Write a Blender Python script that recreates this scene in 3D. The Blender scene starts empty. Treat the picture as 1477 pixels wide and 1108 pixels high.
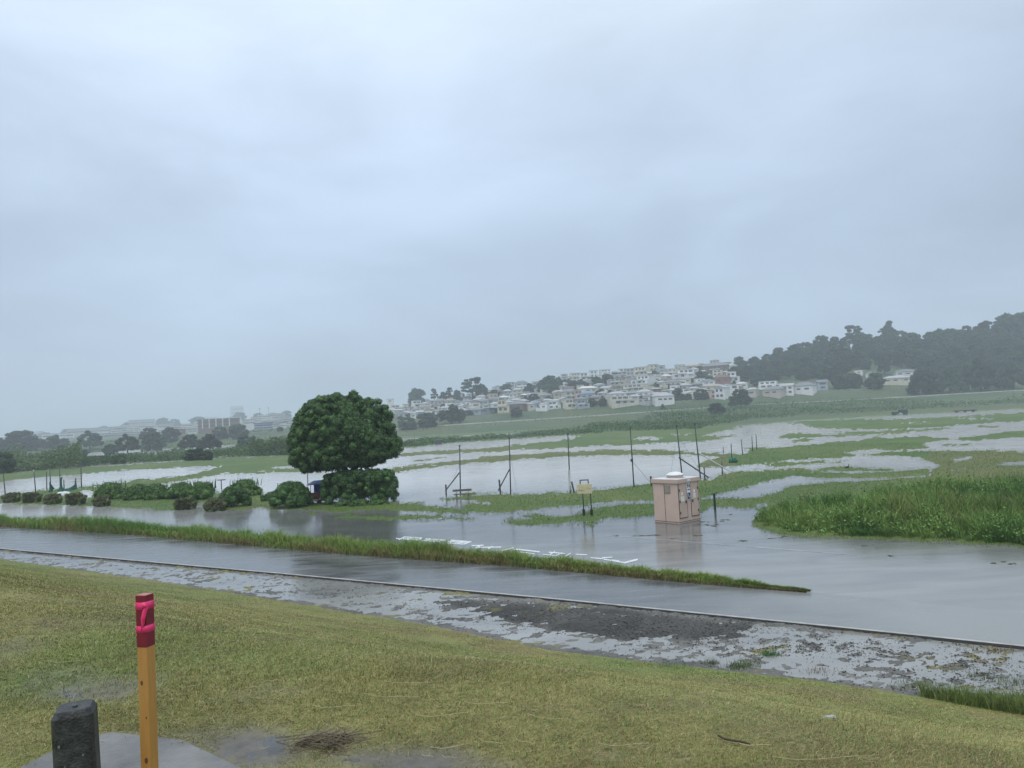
import bpy, bmesh, math, random
import numpy as np
from mathutils import Vector, Matrix
R = math.radians
random.seed(7)
rng = np.random.default_rng(11)
scene = bpy.context.scene
COL = scene.collection

# ------------------------------------------------------------ camera, sky, sun, exposure
F, CX, CY = 1109.0, 738.5, 554.0
CAMZ, PITCH, ROLL = 5.5, R(2.63), R(3.0)
CAM = np.array([0.0, 0.0, CAMZ])
FW = np.array([0, math.cos(PITCH), math.sin(PITCH)])
R0 = np.array([1.0, 0, 0]); U0 = np.array([0, -math.sin(PITCH), math.cos(PITCH)])
RT = math.cos(ROLL)*R0 - math.sin(ROLL)*U0
UP = math.sin(ROLL)*R0 + math.cos(ROLL)*U0
cd = bpy.data.cameras.new('camera'); cam = bpy.data.objects.new('camera', cd); COL.objects.link(cam)
cd.sensor_width = 36; cd.lens = 36*F/1477; cd.clip_start = 0.1; cd.clip_end = 30000
cam.matrix_world = Matrix(((RT[0], UP[0], -FW[0], 0), (RT[1], UP[1], -FW[1], 0), (RT[2], UP[2], -FW[2], CAMZ), (0, 0, 0, 1)))
scene.camera = cam

SUN_EL, SUN_AZ = R(62), R(200)
W = bpy.data.worlds.new('World'); scene.world = W; W.use_nodes = True
nt = W.node_tree; nt.nodes.clear(); N = nt.nodes.new; L = nt.links.new
out = N('ShaderNodeOutputWorld'); bg = N('ShaderNodeBackground'); bg.inputs['Strength'].default_value = 0.1
sky = N('ShaderNodeTexSky'); sky.sky_type = 'NISHITA'; sky.sun_disc = False
sky.sun_elevation = SUN_EL; sky.sun_rotation = SUN_AZ; sky.dust_density = 4; sky.air_density = 1.5
tc = N('ShaderNodeTexCoord'); sp = N('ShaderNodeSeparateXYZ'); L(tc.outputs['Generated'], sp.inputs[0])
ramp = N('ShaderNodeValToRGB'); L(sp.outputs['Z'], ramp.inputs['Fac'])
cr = ramp.color_ramp
cr.elements[0].position = 0.0; cr.elements[0].color = (.47, .585, .73, 1)
cr.elements[1].position = 1.0; cr.elements[1].color = (.90, .97, 1.04, 1)
for p_, c_ in ((.10, (.46, .575, .735)), (.22, (.47, .585, .75)), (.36, (.54, .655, .82)), (.52, (.68, .79, .92))):
    e = cr.elements.new(p_); e.color = (*c_, 1)
mp = N('ShaderNodeMapping'); mp.inputs['Scale'].default_value = (1.0, 1.0, 2.6); L(tc.outputs['Generated'], mp.inputs[0])
nz = N('ShaderNodeTexNoise'); nz.inputs['Scale'].default_value = 2.3; nz.inputs['Detail'].default_value = 7; nz.inputs['Roughness'].default_value = .5; nz.inputs['Distortion'].default_value = .35
L(mp.outputs[0], nz.inputs['Vector'])
mr = N('ShaderNodeMapRange'); mr.inputs['From Min'].default_value = .3; mr.inputs['From Max'].default_value = .7
mr.inputs['To Min'].default_value = .84; mr.inputs['To Max'].default_value = 1.18; L(nz.outputs['Fac'], mr.inputs['Value'])
mul = N('ShaderNodeVectorMath'); mul.operation = 'SCALE'; L(ramp.outputs[0], mul.inputs[0]); L(mr.outputs[0], mul.inputs['Scale'])
bd = N('ShaderNodeVectorMath'); bd.operation = 'DOT_PRODUCT'; L(tc.outputs['Generated'], bd.inputs[0]); bd.inputs[1].default_value = (-.235, .845, .48)   # thinner cloud high on the left
bm0 = N('ShaderNodeMapRange'); bm0.inputs['From Min'].default_value = .90; bm0.inputs['From Max'].default_value = 1.0; bm0.inputs['To Min'].default_value = 1.0; bm0.inputs['To Max'].default_value = 1.16; L(bd.outputs['Value'], bm0.inputs['Value'])
mul2 = N('ShaderNodeVectorMath'); mul2.operation = 'SCALE'; L(mul.outputs[0], mul2.inputs[0]); L(bm0.outputs[0], mul2.inputs['Scale']); mul = mul2
sc10 = N('ShaderNodeVectorMath'); sc10.operation = 'SCALE'; sc10.inputs['Scale'].default_value = 10.8; L(mul.outputs[0], sc10.inputs[0])
mx = N('ShaderNodeMixRGB'); mx.inputs['Fac'].default_value = .93; L(sky.outputs[0], mx.inputs[1]); L(sc10.outputs[0], mx.inputs[2])
L(mx.outputs[0], bg.inputs['Color']); L(bg.outputs[0], out.inputs['Surface'])

sl = bpy.data.lights.new('sun', 'SUN'); sl.energy = 1.3; sl.angle = R(40); sl.color = (1, .97, .92)
so = bpy.data.objects.new('sun', sl); COL.objects.link(so)
so.rotation_euler = (R(90)-SUN_EL, 0, R(180)-SUN_AZ)

scene.view_settings.view_transform = 'Standard'; scene.view_settings.look = 'None'
scene.view_settings.exposure = 0.0; scene.view_settings.gamma = 1; scene.view_settings.use_curve_mapping = False
scene.render.engine = 'CYCLES'
scene.cycles.use_denoising = True
scene.cycles.max_bounces = 6; scene.cycles.diffuse_bounces = 3; scene.cycles.glossy_bounces = 3; scene.cycles.volume_bounces = 1
scene.cycles.transparent_max_bounces = 6

# ------------------------------------------------------------ projection helpers
def ray(px, py):
    d = FW + RT*((px-CX)/F) + UP*((CY-py)/F)
    return d
def at(px, py, z=0.0):
    d = ray(px, py); t = (z-CAMZ)/d[2]
    return CAM + d*t
def atY(px, py, Y):
    d = ray(px, py); return CAM + d*(Y/d[1])
def proj(x, y, z):
    dx, dy, dz = x, y, z-CAMZ
    w = dx*FW[0]+dy*FW[1]+dz*FW[2]
    w = np.where(np.abs(w) < .05, .05, w)
    return CX + F*(dx*RT[0]+dy*RT[1]+dz*RT[2])/w, CY - F*(dx*UP[0]+dy*UP[1]+dz*UP[2])/w
def yh(px): return 605 - math.tan(ROLL)*(px-CX)

# ------------------------------------------------------------ noise
def _h(ix, iy, s):
    n = (ix.astype(np.int64)*374761393 + iy.astype(np.int64)*668265263 + s*1442695041) & 0xffffffff
    n = ((n ^ (n >> 13))*1274126177) & 0xffffffff
    return ((n ^ (n >> 16)) & 0xffff)/65535.0
def vn(x, y, s=0):
    ix = np.floor(x); iy = np.floor(y); fx = x-ix; fy = y-iy
    fx = fx*fx*(3-2*fx); fy = fy*fy*(3-2*fy)
    a = _h(ix, iy, s); b = _h(ix+1, iy, s); c = _h(ix, iy+1, s); d = _h(ix+1, iy+1, s)
    return (a*(1-fx)+b*fx)*(1-fy) + (c*(1-fx)+d*fx)*fy
def fbm(x, y, o=4, s=0, g=.5):
    r = 0; a = 1; t = 0
    for i in range(o):
        r = r + a*vn(x*2**i, y*2**i, s+i*17); t += a; a *= g
    return r/t*2-1
def smooth(t): t = np.clip(t, 0, 1); return t*t*(3-2*t)

# ------------------------------------------------------------ traced outlines of land (photograph pixels of points lying on the water plane)
LAND = [  # (sign, bias, points)
 ('+', 0, [(-400, 712), (-100, 690), (0, 682), (200, 669), (334, 660), (430, 656), (470, 655), (470, 668), (430, 669.5), (386, 675), (420, 676), (470, 676), (470, 681), (401, 680.4), (356, 682.7), (319, 684),
           (295, 689), (260, 693), (234, 698), (234, 704), (300, 708), (375, 713), (395, 718), (420, 727), (470, 728), (470, 735), (430, 735), (376, 731), (350, 735), (300, 737), (249, 735), (200, 734), (135, 730.7), (81, 728.6), (0, 726.6), (-100, 724), (-400, 728)]),
 ('-', 0, [(-400, 728), (-100, 706), (0, 696), (51, 688.7), (118, 683), (200, 677), (267, 673), (319, 672.7), (295, 680), (257, 687), (200, 692), (173, 695.5), (142, 700), (118, 703), (51, 708), (32, 710), (0, 714), (-100, 722)]),
 ('-', 0, [(116, 709), (134, 707.6), (132, 718), (118, 718)]),
 ('-', 0, [(277, 728), (294, 727), (296, 735), (275, 739)]),
 ('+', 0, [(380, 722), (430, 724), (571, 724), (576, 730), (568, 736), (510, 735), (494, 739), (461, 735), (430, 735.5), (390, 734)]),
 ('+', -1, [(480, 748.5), (501, 740.5), (566, 745), (580, 742.5), (631, 742.5), (666, 746), (690, 748), (686, 750), (657, 749), (621, 749), (580, 751), (562, 751.5), (522, 750)]),
 ('+', 0, [(444, 742.5), (449, 738), (457, 739), (459, 743)]),
 ('+', 0, [(560, 730), (590, 726.6), (611, 726.6), (612, 730), (655, 733.7), (680, 738), (674, 741.5), (655, 740), (633, 739.5), (580, 737), (560, 738)]),
 ('+', 0, [(637, 720), (655, 716), (672, 712), (730, 713), (770, 713), (820, 711), (860, 707.5), (900, 703), (945, 697), (985, 692), (1012, 691), (1024, 692.5), (1040, 684.5), (1070, 681), (1120, 677.6), (1156, 676), (1185, 680),
           (1230, 684), (1290, 680), (1340, 678), (1340, 687), (1290, 689), (1250, 691), (1180, 689), (1145, 686.5), (1120, 690.5), (1088, 698.6), (1063, 706), (1035, 713), (1010, 719), (1000, 722), (945, 721), (900, 722), (852, 727), (800, 731), (739, 739.5), (702, 741), (682, 738),
           (664, 733.7), (674, 728.6), (708, 727.5), (706, 723.5), (680, 722.5), (655, 722)]),
 ('-', -1, [(1167, 678.5), (1196, 677), (1200, 681), (1170, 683)]),
 ('+', 0, [(726.6, 753), (755, 749), (779, 751), (755, 744), (775, 742), (818, 746), (840, 738), (860, 733), (901, 728), (942, 726), (960, 726), (960, 743), (942, 743), (911, 746), (877, 746), (860, 751), (840, 753), (800, 756), (763, 757)]),
 ('+', -.7, [(832, 756), (850, 753.5), (862, 756), (850, 759)]),
 ('+', 0, [(1008, 720), (1035, 719), (1067, 719), (1094, 717.6), (1104, 713.5), (1124, 710.5), (1140, 702), (1165, 699), (1230, 694), (1340, 688), (1700, 668), (1700, 700), (1400, 712), (1200, 726), (1120, 742), (1098, 741), (1084, 734), (1070, 734), (1053, 731), (1029, 732), (1010, 739)]),
 ('-', -1, [(1190, 694), (1240, 689), (1280, 689), (1275, 693), (1230, 697)]),
 ('-', -.5, [(1088, 728), (1104, 727), (1106, 731), (1092, 732)]),
 ('+', 2, [(1088, 757), (1093, 744), (1110, 737), (1200, 721), (1300, 711), (1477, 701), (1700, 690), (1700, 806), (1477, 788), (1348, 779), (1266, 777), (1185, 773), (1126, 767)]),
 # far lawns
 ('+', 0, [(470, 690), (562, 677), (600.6, 671), (661.6, 664), (702, 658.5), (735, 656), (800, 652), (860, 650), (866, 649), (954, 649), (970, 651), (1023, 654), (1060, 655), (1060, 657), (1002, 657), (962, 656.5), (911, 656.5), (860, 657.4), (820, 659), (735, 664), (665.6, 670), (611, 675), (564, 682.4), (470, 693)]),
 ('+', -1, [(572, 668), (600, 664), (641, 658.6), (645, 660.5), (605, 666), (578, 669)]),
 ('+', 0, [(470, 664), (580, 653), (641, 650), (722.5, 644), (800, 636.7), (838, 629.6), (840, 622), (920, 618), (1013, 617), (1072, 616.2), (1033, 623.5), (1010, 628.6), (1070, 627.2), (1033, 634), (1002.5, 637), (954, 639), (891, 642), (840, 644.3), (820, 646), (737, 649), (722, 652), (657, 653.5), (584, 658), (470, 670)]),
 ('-', -.6, [(905, 632), (925, 630), (955, 631), (950, 634), (915, 635)]),
 ('-', -.6, [(962, 626), (1000, 624.5), (1005, 626), (970, 628)]),
 ('+', 0, [(470, 652), (580, 639), (609, 633.7), (649, 633.7), (722, 629.6), (800, 622.5), (834, 619.5), (870, 617), (870, 626), (844, 627), (804, 629), (739, 633.5), (649, 639.5), (599, 645.5), (580, 645.5), (470, 658)]),
 ('+', 3, [(-400, 659), (0, 640), (220, 634), (560, 624), (580, 630.6), (655, 626.5), (741, 621.5), (860, 615.4), (925, 611), (930, 613), (870, 617), (845, 622), (840, 625), (1010, 619.5), (1016, 616.5), (1080, 610.6), (1180, 602.5), (1280, 597), (1330, 594.5), (1477, 586.5), (1800, 568), (1800, 300), (-400, 300)]),
 ('+', 0, [(1128, 609.6), (1156, 607), (1237, 604), (1277, 605), (1351.5, 602), (1477, 595), (1800, 577), (1800, 590), (1477, 608), (1439.5, 609), (1392, 613), (1338, 617), (1277, 619.2), (1202, 619.2), (1185.6, 618.7), (1168, 616.5), (1157, 612)]),
 ('-', -.6, [(1375, 603.5), (1400, 602), (1440, 602), (1430, 604.5), (1400, 605.5)]),
 ('-', -.6, [(1300, 610), (1340, 608), (1345, 609.2), (1310, 611.5)]),
 ('+', 0, [(1122, 631.6), (1137, 625), (1156, 625), (1202, 627.3), (1233, 625.3), (1204, 623.4), (1270, 621.3), (1370, 617.6), (1350, 620.6), (1282, 625.5), (1222, 629.2), (1175, 631.8), (1145, 632.2)]),
 ('+', 0, [(1137, 636), (1148, 633.7), (1175, 633), (1166, 636), (1148, 637.7)]),
 ('+', 0, [(1080, 646), (1106, 645), (1103, 648), (1120, 647), (1141, 643), (1175, 639.7), (1240, 635.7), (1249, 633), (1263, 631), (1317, 629), (1335, 628), (1345, 631.4), (1374, 633), (1412, 628), (1453, 623.5), (1477, 621.5), (1700, 608), (1700, 614), (1453, 632), (1412, 636), (1374, 635.4), (1345, 636), (1330, 640), (1338, 646), (1312, 648.5),
           (1277, 650), (1259, 648.5), (1218, 652.6), (1236, 656.7), (1202, 662), (1138, 663.4), (1134, 665), (1080, 671), (1053, 673), (1006, 675), (1008, 669), (1039, 658), (1055, 656), (1071, 656), (1084, 651), (1075, 647)]),
 ('+', -.8, [(1410, 612), (1440, 615), (1446, 616), (1412, 617.5)]),
 ('+', -1, [(1355, 641), (1400, 638.5), (1415, 640), (1400, 642), (1362, 643)]),
 ('+', .0, [(1240, 656), (1277, 652.5), (1310, 651), (1358, 650), (1420, 650.5), (1477, 652), (1700, 638), (1700, 692), (1477, 698), (1340, 690), (1345, 680), (1358, 672), (1335, 663), (1325, 660), (1277, 657)]),
 ('-', -1.6, [(1365, 662), (1400, 657), (1410, 660), (1380, 668)]),
 ('-', -1.6, [(1360, 676), (1395, 672), (1400, 678), (1370, 683)]),
 ('-', -1.6, [(1430, 668), (1490, 664), (1490, 672), (1445, 673)]),
 ('+', -.7, [(1093, 671.5), (1127, 666), (1150, 667), (1188, 663), (1223, 665), (1215, 667.5), (1183, 668), (1156, 669.8), (1120, 673.6)]),
 ('+', -1, [(1164, 677.3), (1190, 674.5), (1215, 673.6), (1280, 676), (1300, 679), (1215, 680)]),
]
LAND = [(s, b, np.array(p, float)) for s, b, p in LAND]
TOE = [(-600, 735), (-100, 795), (0, 808), (200, 836), (400, 868), (620, 905), (800, 942), (1000, 966), (1180, 985), (1320, 1008), (1477, 1032), (1700, 1062), (2400, 1150)]
KERB = [(-500, 753), (-200, 776), (0, 793), (400, 829), (800, 866.7), (1200, 907), (1477, 936), (1800, 972), (2500, 1050)]
SNEAR = [(-500, 736), (-200, 750), (0, 761), (200, 774), (350, 788), (540, 805), (750, 820), (960, 840), (1060, 849), (1170, 857)]
SWID = [(-500, 6), (0, 8), (400, 10), (700, 10), (950, 8), (1160, 1)]
def itp(tab, x): a = np.array(tab, float); return np.interp(x, a[:, 0], a[:, 1])

def poly_sd(px, py, P):
    d = np.full(px.shape, 1e9); ins = np.zeros(px.shape, bool); n = len(P)
    for i in range(n):
        ax, ay = P[i]; bx, by = P[(i+1) % n]
        ex, ey = bx-ax, by-ay; l2 = ex*ex+ey*ey+1e-9
        t = np.clip(((px-ax)*ex+(py-ay)*ey)/l2, 0, 1)
        d = np.minimum(d, np.hypot(px-ax-t*ex, py-ay-t*ey))
        c = (ay > py) != (by > py)
        with np.errstate(divide='ignore', invalid='ignore'):
            ins ^= c & (px < (bx-ax)*(py-ay)/(by-ay+1e-12)+ax)
    return np.where(ins, d, -d)
TW = np.array([at(x, y)[:2] for x, y in TOE])
def toe_dist(x, y):
    d = np.full(x.shape, 1e9)
    for i in range(len(TW)-1):
        a, b = TW[i], TW[i+1]; e = b-a
        t = np.clip(((x-a[0])*e[0]+(y-a[1])*e[1])/(e@e), 0, 1)
        d = np.minimum(d, np.hypot(x-a[0]-t*e[0], y-a[1]-t*e[1]))
    return d
# far bank, levee and hill: heights by bearing
FAR_EDGE = [(-600, 300), (0, 300), (300, 330), (480, 365), (900, 375), (960, 240), (1080, 250), (1180, 285), (1477, 292), (1900, 300)]
BERM = [(-600, 1.2), (0, 1.5), (300, 2.3), (420, 2.6), (560, 3.6), (672, 4.2), (860, 5.0), (1062, 6.4), (1200, 6.1), (1477, 6.6), (1900, 7)]
CREST = [(-600, 3.5), (0, 4.0), (300, 4.8), (420, 6.2), (560, 7.6), (700, 9.0), (814, 10.3), (917, 11.0), (1047, 11.3), (1200, 12.5), (1311, 12.6), (1477, 12.8), (1900, 13)]
ETOP = [(-600, 1), (0, 1.5), (300, 3), (420, 5), (500, 10), (560, 20), (600, 25), (650, 34), (700, 40), (760, 45), (820, 50), (880, 56), (940, 59), (1000, 61), (1060, 60), (1110, 60), (1150, 67), (1200, 74), (1280, 80), (1330, 74), (1400, 82), (1477, 92), (1600, 98), (1900, 100)]
EFAR = [(-600, 6), (0, 9), (200, 14), (330, 18), (420, 19), (520, 22), (600, 25)]
def far_z(q, Y):
    fe = itp(FAR_EDGE, q); be = itp(BERM, q); ce = itp(CREST, q)
    zt = np.maximum(5.5 + itp(ETOP, q)*650/F, ce+.2)
    zf = np.maximum(5.5 + itp(EFAR, q)*1350/F, zt)
    z = .15 + (be-.15)*np.clip((Y-fe)/(405-fe), 0, 1)**.9
    z = np.where(Y > 412, be + (ce-be)*smooth((Y-412)/26), z)
    z = np.where(Y > 446, ce + (zt-ce)*(1-(1-np.clip((Y-446)/204, 0, 1))**1.35), z)
    z = np.where(Y > 650, zt + (zf-zt)*np.clip((Y-650)/700, 0, 1), z)
    return z
def mud_field(x, y):
    """bare wet earth on the levee shoulder: 0 grass .. 1 mud"""
    px, py = proj(x, y, 3.75+0*x)
    n = fbm(x*1.3, y*1.3, 5, 77, .6)
    g = np.zeros_like(x)
    for cx_, cy_, rx_, ry_, a_ in ((235, 1058, 150, 16, .75), (90, 985, 170, 34, .8), (30, 1060, 90, 30, .4), (360, 1075, 95, 40, 1.0), (470, 1062, 60, 18, .9), (590, 1095, 170, 28, .75), (330, 1000, 120, 18, .35), (850, 1080, 200, 20, .35), (720, 1040, 60, 10, .3), (240, 1085, 200, 60, .7)):
        g = np.maximum(g, a_*np.exp(-((px-cx_)/rx_)**2-((py-cy_)/ry_)**2))
    n3 = fbm(x*.55, y*.55, 3, 78)
    return np.clip((g*1.5-.34) + n*1.0 + n3*.25, 0, 1)
def ground(x, y, detail=True):
    x = np.asarray(x, float); y = np.asarray(y, float)
    yy = np.maximum(y, 6.0)
    q = CX + F*x/yy
    px, py = proj(x, np.maximum(y, 1.0), np.zeros_like(x))
    toe = itp(TOE, px)
    camside = (y < 8) | (py > toe)
    td = toe_dist(x, y)
    u_ = td/11.2; t = np.maximum(u_ - .04*np.log1p(np.exp(np.minimum((u_-1)/.04, 60))), 0); t = np.where(u_ > 3, 1, t)
    zl = .05 + 3.70*t**1.22 + .03*fbm(x*.8, y*.8, 4, 3)*np.clip(td/2, 0, 1)*(1-.75*smooth((td-10.3)/1.3))
    mdz = np.where(td > 9, mud_field(x, np.maximum(y, .8)), 0)*smooth((td-10.8)/1.0); zl = zl - np.where(camside, mdz*(.020+.016*fbm(x*5, y*5, 4, 63, .7)), 0)
    kb = itp(KERB, px); sn = itp(SNEAR, px); sf = sn - itp(SWID, px)
    # flood plain
    sd = np.full(x.shape, -30.0)
    for s, b, P in LAND:
        lo = P.min(0)-25; hi = P.max(0)+25
        m = (px > lo[0]) & (px < hi[0]) & (py > lo[1]) & (py < hi[1]) & ~camside
        if not m.any(): continue
        d = poly_sd(px[m], py[m], P)
        sd[m] = np.maximum(sd[m], np.minimum(d+b, 12)) if s == '+' else np.minimum(sd[m], -d-b)
    n1 = fbm(x*.33, y*.33, 5, 21, .7); n2 = fbm(x*2.1, y*2.1, 3, 5, .7)
    zp = np.clip(sd*.011, -.09, .05) + .040*n1 + .040*n2
    zp = np.where(sd < -6, np.minimum(zp, -.02), zp)
    far = y > itp(FAR_EDGE, q)
    left_far = (q < 560)
    zfar = far_z(q, y)
    zp = np.where(far & (sd > 0), np.maximum(zp, zfar), zp)
    zp = np.where(y > 400, zfar, zp)
    verge = (~camside) & (py > kb)
    heap = np.clip(poly_sd(np.where(verge, px, 0), np.where(verge, py, 0), np.array([(640, 866), (760, 868), (900, 880), (1080, 904), (1060, 922), (900, 924), (720, 892)], float)), -10, 10)
    tk = np.clip((py-kb)/np.maximum(toe-kb, 1), 0, 1)
    zv = .012 + .022*heap/10 + .05*np.maximum(tk-.82, 0)/.18 + .026*fbm(x*.9, y*1.2, 4, 31, .7) + .060*fbm(x*3.4, y*5, 3, 33, .8) + .02*np.clip(1-(tk/.12), 0, 1)
    path = (~camside) & (~verge) & (py > sn)
    strip = (~camside) & (py <= sn) & (py > sf) & (px < 1165)
    z = np.where(camside, zl, np.where(verge, zv, np.where(path, -.1, np.where(strip, .09+.03*n2, zp))))
    if not detail: return z
    cls = np.where(camside, 0, np.where(verge, 1, np.where(path, 2, np.where(strip, 3, np.where((y > itp(FAR_EDGE, q)) & (sd > 0) | (y > 400), 5, 4)))))
    return z, cls, td, sd, px, py, q
def gz(x, y): return float(ground(np.array([x]), np.array([y]), False)[0])
def hit(px, py, lo=20.0, hi=1400.0):
    """first point of the ground met by the line of sight through a pixel"""
    d = ray(px, py); Ys = np.geomspace(lo, hi, 900); P = CAM[None, :] + d[None, :]*(Ys/d[1])[:, None]
    g = ground(P[:, 0], P[:, 1], False); k = np.nonzero(P[:, 2] <= np.maximum(g, 0))[0]
    if len(k) == 0: k = [len(Ys)-1]
    p = P[k[0]]; return np.array([p[0], p[1], max(g[k[0]], 0) if k[0] < len(Ys)-1 else p[2]])

# ------------------------------------------------------------ materials
MATS = {}
def mat(name, c1, c2=None, scale=6.0, rough=.8, bump=0.0, bscale=None, metallic=0.0, detail=5, ior=1.45, attr=False, isl=0.0, stretch=None, spec=.5, objr=0.0):
    if name in MATS: return MATS[name]
    m = bpy.data.materials.new(name); m.use_nodes = True; MATS[name] = m
    t = m.node_tree; n = t.nodes; b = n['Principled BSDF']
    b.inputs['Roughness'].default_value = rough; b.inputs['Metallic'].default_value = metallic; b.inputs['IOR'].default_value = ior
    b.inputs['Specular IOR Level'].default_value = spec
    tcn = n.new('ShaderNodeTexCoord'); src = tcn.outputs['Object']
    if stretch:
        mpn = n.new('ShaderNodeMapping'); mpn.inputs['Scale'].default_value = stretch; t.links.new(src, mpn.inputs[0]); src = mpn.outputs[0]
    c2 = c2 or tuple(v*.75 for v in c1)
    no = n.new('ShaderNodeTexNoise'); no.inputs['Scale'].default_value = scale; no.inputs['Detail'].default_value = detail; no.inputs['Roughness'].default_value = .6
    t.links.new(src, no.inputs['Vector'])
    rp = n.new('ShaderNodeMapRange'); rp.inputs['From Min'].default_value = .32; rp.inputs['From Max'].default_value = .68; t.links.new(no.outputs['Fac'], rp.inputs['Value'])
    mixn = n.new('ShaderNodeMixRGB'); mixn.inputs[1].default_value = (*c2, 1); mixn.inputs[2].default_value = (*c1, 1); t.links.new(rp.outputs[0], mixn.inputs['Fac'])
    col = mixn.outputs[0]
    if attr:
        an = n.new('ShaderNodeAttribute'); an.attribute_name = 'Col'
        mm = n.new('ShaderNodeMixRGB'); mm.blend_type = 'MULTIPLY'; mm.inputs['Fac'].default_value = 1
        t.links.new(an.outputs['Color'], mm.inputs[1]); t.links.new(col, mm.inputs[2]); col = mm.outputs[0]
    if isl:
        ge = n.new('ShaderNodeNewGeometry'); r2 = n.new('ShaderNodeMapRange')
        r2.inputs['To Min'].default_value = 1-isl; r2.inputs['To Max'].default_value = 1+isl; t.links.new(ge.outputs['Random Per Island'], r2.inputs['Value'])
        vm = n.new('ShaderNodeVectorMath'); vm.operation = 'SCALE'; t.links.new(col, vm.inputs[0]); t.links.new(r2.outputs[0], vm.inputs['Scale']); col = vm.outputs[0]
    if objr:   # every tree its own shade
        oi = n.new('ShaderNodeObjectInfo'); r3 = n.new('ShaderNodeMapRange'); r3.inputs['To Min'].default_value = 1-objr; r3.inputs['To Max'].default_value = 1+objr; t.links.new(oi.outputs['Random'], r3.inputs['Value'])
        v3 = n.new('ShaderNodeVectorMath'); v3.operation = 'SCALE'; t.links.new(col, v3.inputs[0]); t.links.new(r3.outputs[0], v3.inputs['Scale']); col = v3.outputs[0]
    t.links.new(col, b.inputs['Base Color'])
    if bump:
        nb = n.new('ShaderNodeTexNoise'); nb.inputs['Scale'].default_value = bscale or scale*3; nb.inputs['Detail'].default_value = 4
        t.links.new(src, nb.inputs['Vector'])
        bn = n.new('ShaderNodeBump'); bn.inputs['Strength'].default_value = bump; bn.inputs['Distance'].default_value = .02
        t.links.new(nb.outputs['Fac'], bn.inputs['Height']); t.links.new(bn.outputs[0], b.inputs['Normal'])
    return m

# ------------------------------------------------------------ object helpers
def tag(o, label=None, cat=None, group=None, kind=None):
    if label: o['label'] = label
    if cat: o['category'] = cat
    if group: o['group'] = group
    if kind: o['kind'] = kind
    return o
def npmesh(name, V, Fa, m, parent=None, col=None, smoothf=False, midx=None):
    V = np.asarray(V, np.float32); Fa = np.asarray(Fa, np.int32); k = Fa.shape[1]
    me = bpy.data.meshes.new(name); me.vertices.add(len(V)); me.vertices.foreach_set('co', V.ravel())
    me.loops.add(Fa.size); me.loops.foreach_set('vertex_index', Fa.ravel())
    me.polygons.add(len(Fa)); me.polygons.foreach_set('loop_start', np.arange(0, Fa.size, k, dtype=np.int32))
    if smoothf: me.polygons.foreach_set('use_smooth', np.ones(len(Fa), bool))
    if col is not None:
        a = me.attributes.new('Col', 'FLOAT_COLOR', 'POINT'); c4 = np.ones((len(V), 4), np.float32); c4[:, :3] = col; a.data.foreach_set('color', c4.ravel())
    me.update(calc_edges=True)
    if isinstance(m, (list, tuple)):
        for q_ in m: me.materials.append(q_)
        if midx is not None: me.polygons.foreach_set('material_index', np.asarray(midx, np.int32))
    else: me.materials.append(m)
    o = bpy.data.objects.new(name, me); COL.objects.link(o)
    if parent: o.parent = parent
    return o
def empty(name, loc, rz=0.0):
    o = bpy.data.objects.new(name, None); COL.objects.link(o); o.location = tuple(float(v) for v in loc); o.rotation_euler = (0, 0, rz); o.empty_display_size = .3
    return o
class MB:
    def __init__(s): s.bm = bmesh.new()
    def box(s, c, size, rz=0.0, bev=0.0, taper=1.0, M=None):
        r = bmesh.ops.create_cube(s.bm, size=1.0); vs = r['verts']
        for v in vs:
            k = taper if v.co.z > 0 else 1.0
            v.co = Vector((v.co.x*size[0]*k, v.co.y*size[1]*k, v.co.z*size[2]))
        if bev:
            es = list({e for v in vs for e in v.link_edges})
            rb = bmesh.ops.bevel(s.bm, geom=es, offset=bev, segments=2, affect='EDGES', profile=.6)
            vs = list({v for f in rb['faces'] for v in f.verts} | {v for v in vs if v.is_valid})
        mt = Matrix.Translation(c) @ (M if M is not None else Matrix.Rotation(rz, 4, 'Z'))
        for v in vs: v.co = mt @ v.co
        return s
    def rod(s, a, b, r, r2=None, n=8):
        a = Vector(a); b = Vector(b); d = b-a
        q_ = d.to_track_quat('Z', 'Y').to_matrix().to_4x4()
        rr = bmesh.ops.create_cone(s.bm, cap_ends=True, segments=n, radius1=r, radius2=r if r2 is None else r2, depth=d.length)
        mt = Matrix.Translation((a+b)/2) @ q_
        for v in rr['verts']: v.co = mt @ v.co
        return s
    def poly(s, pts, th):
        """flat outline in XY given thickness downward"""
        v = [s.bm.verts.new(p) for p in pts]; w = [s.bm.verts.new((p[0], p[1], p[2]-th)) for p in pts]
        n = len(v); s.bm.faces.new(v); s.bm.faces.new(w[::-1])
        for i in range(n): s.bm.faces.new((v[i], w[i], w[(i+1) % n], v[(i+1) % n]))
        return s
    def hull(s, pts):
        v = [s.bm.verts.new(p) for p in pts]; bmesh.ops.convex_hull(s.bm, input=v); return s
    def ball(s, c, r, sub=2, scale=(1, 1, 1)):
        rr = bmesh.ops.create_icosphere(s.bm, subdivisions=sub, radius=1.0)
        for v in rr['verts']: v.co = Vector((c[0]+v.co.x*r*scale[0], c[1]+v.co.y*r*scale[1], c[2]+v.co.z*r*scale[2]))
        return s
    def build(s, name, m, parent=None, sm=False):
        bmesh.ops.recalc_face_normals(s.bm, faces=s.bm.faces)
        me = bpy.data.meshes.new(name); s.bm.to_mesh(me); s.bm.free(); me.materials.append(m)
        if sm: me.polygons.foreach_set('use_smooth', [True]*len(me.polygons))
        o = bpy.data.objects.new(name, me); COL.objects.link(o)
        if parent: o.parent = parent
        return o
def copy_tree(o, parent=None):
    c = o.copy(); COL.objects.link(c)
    if parent: c.parent = parent
    for ch in list(o.children): copy_tree(ch, c)
    return c

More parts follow.
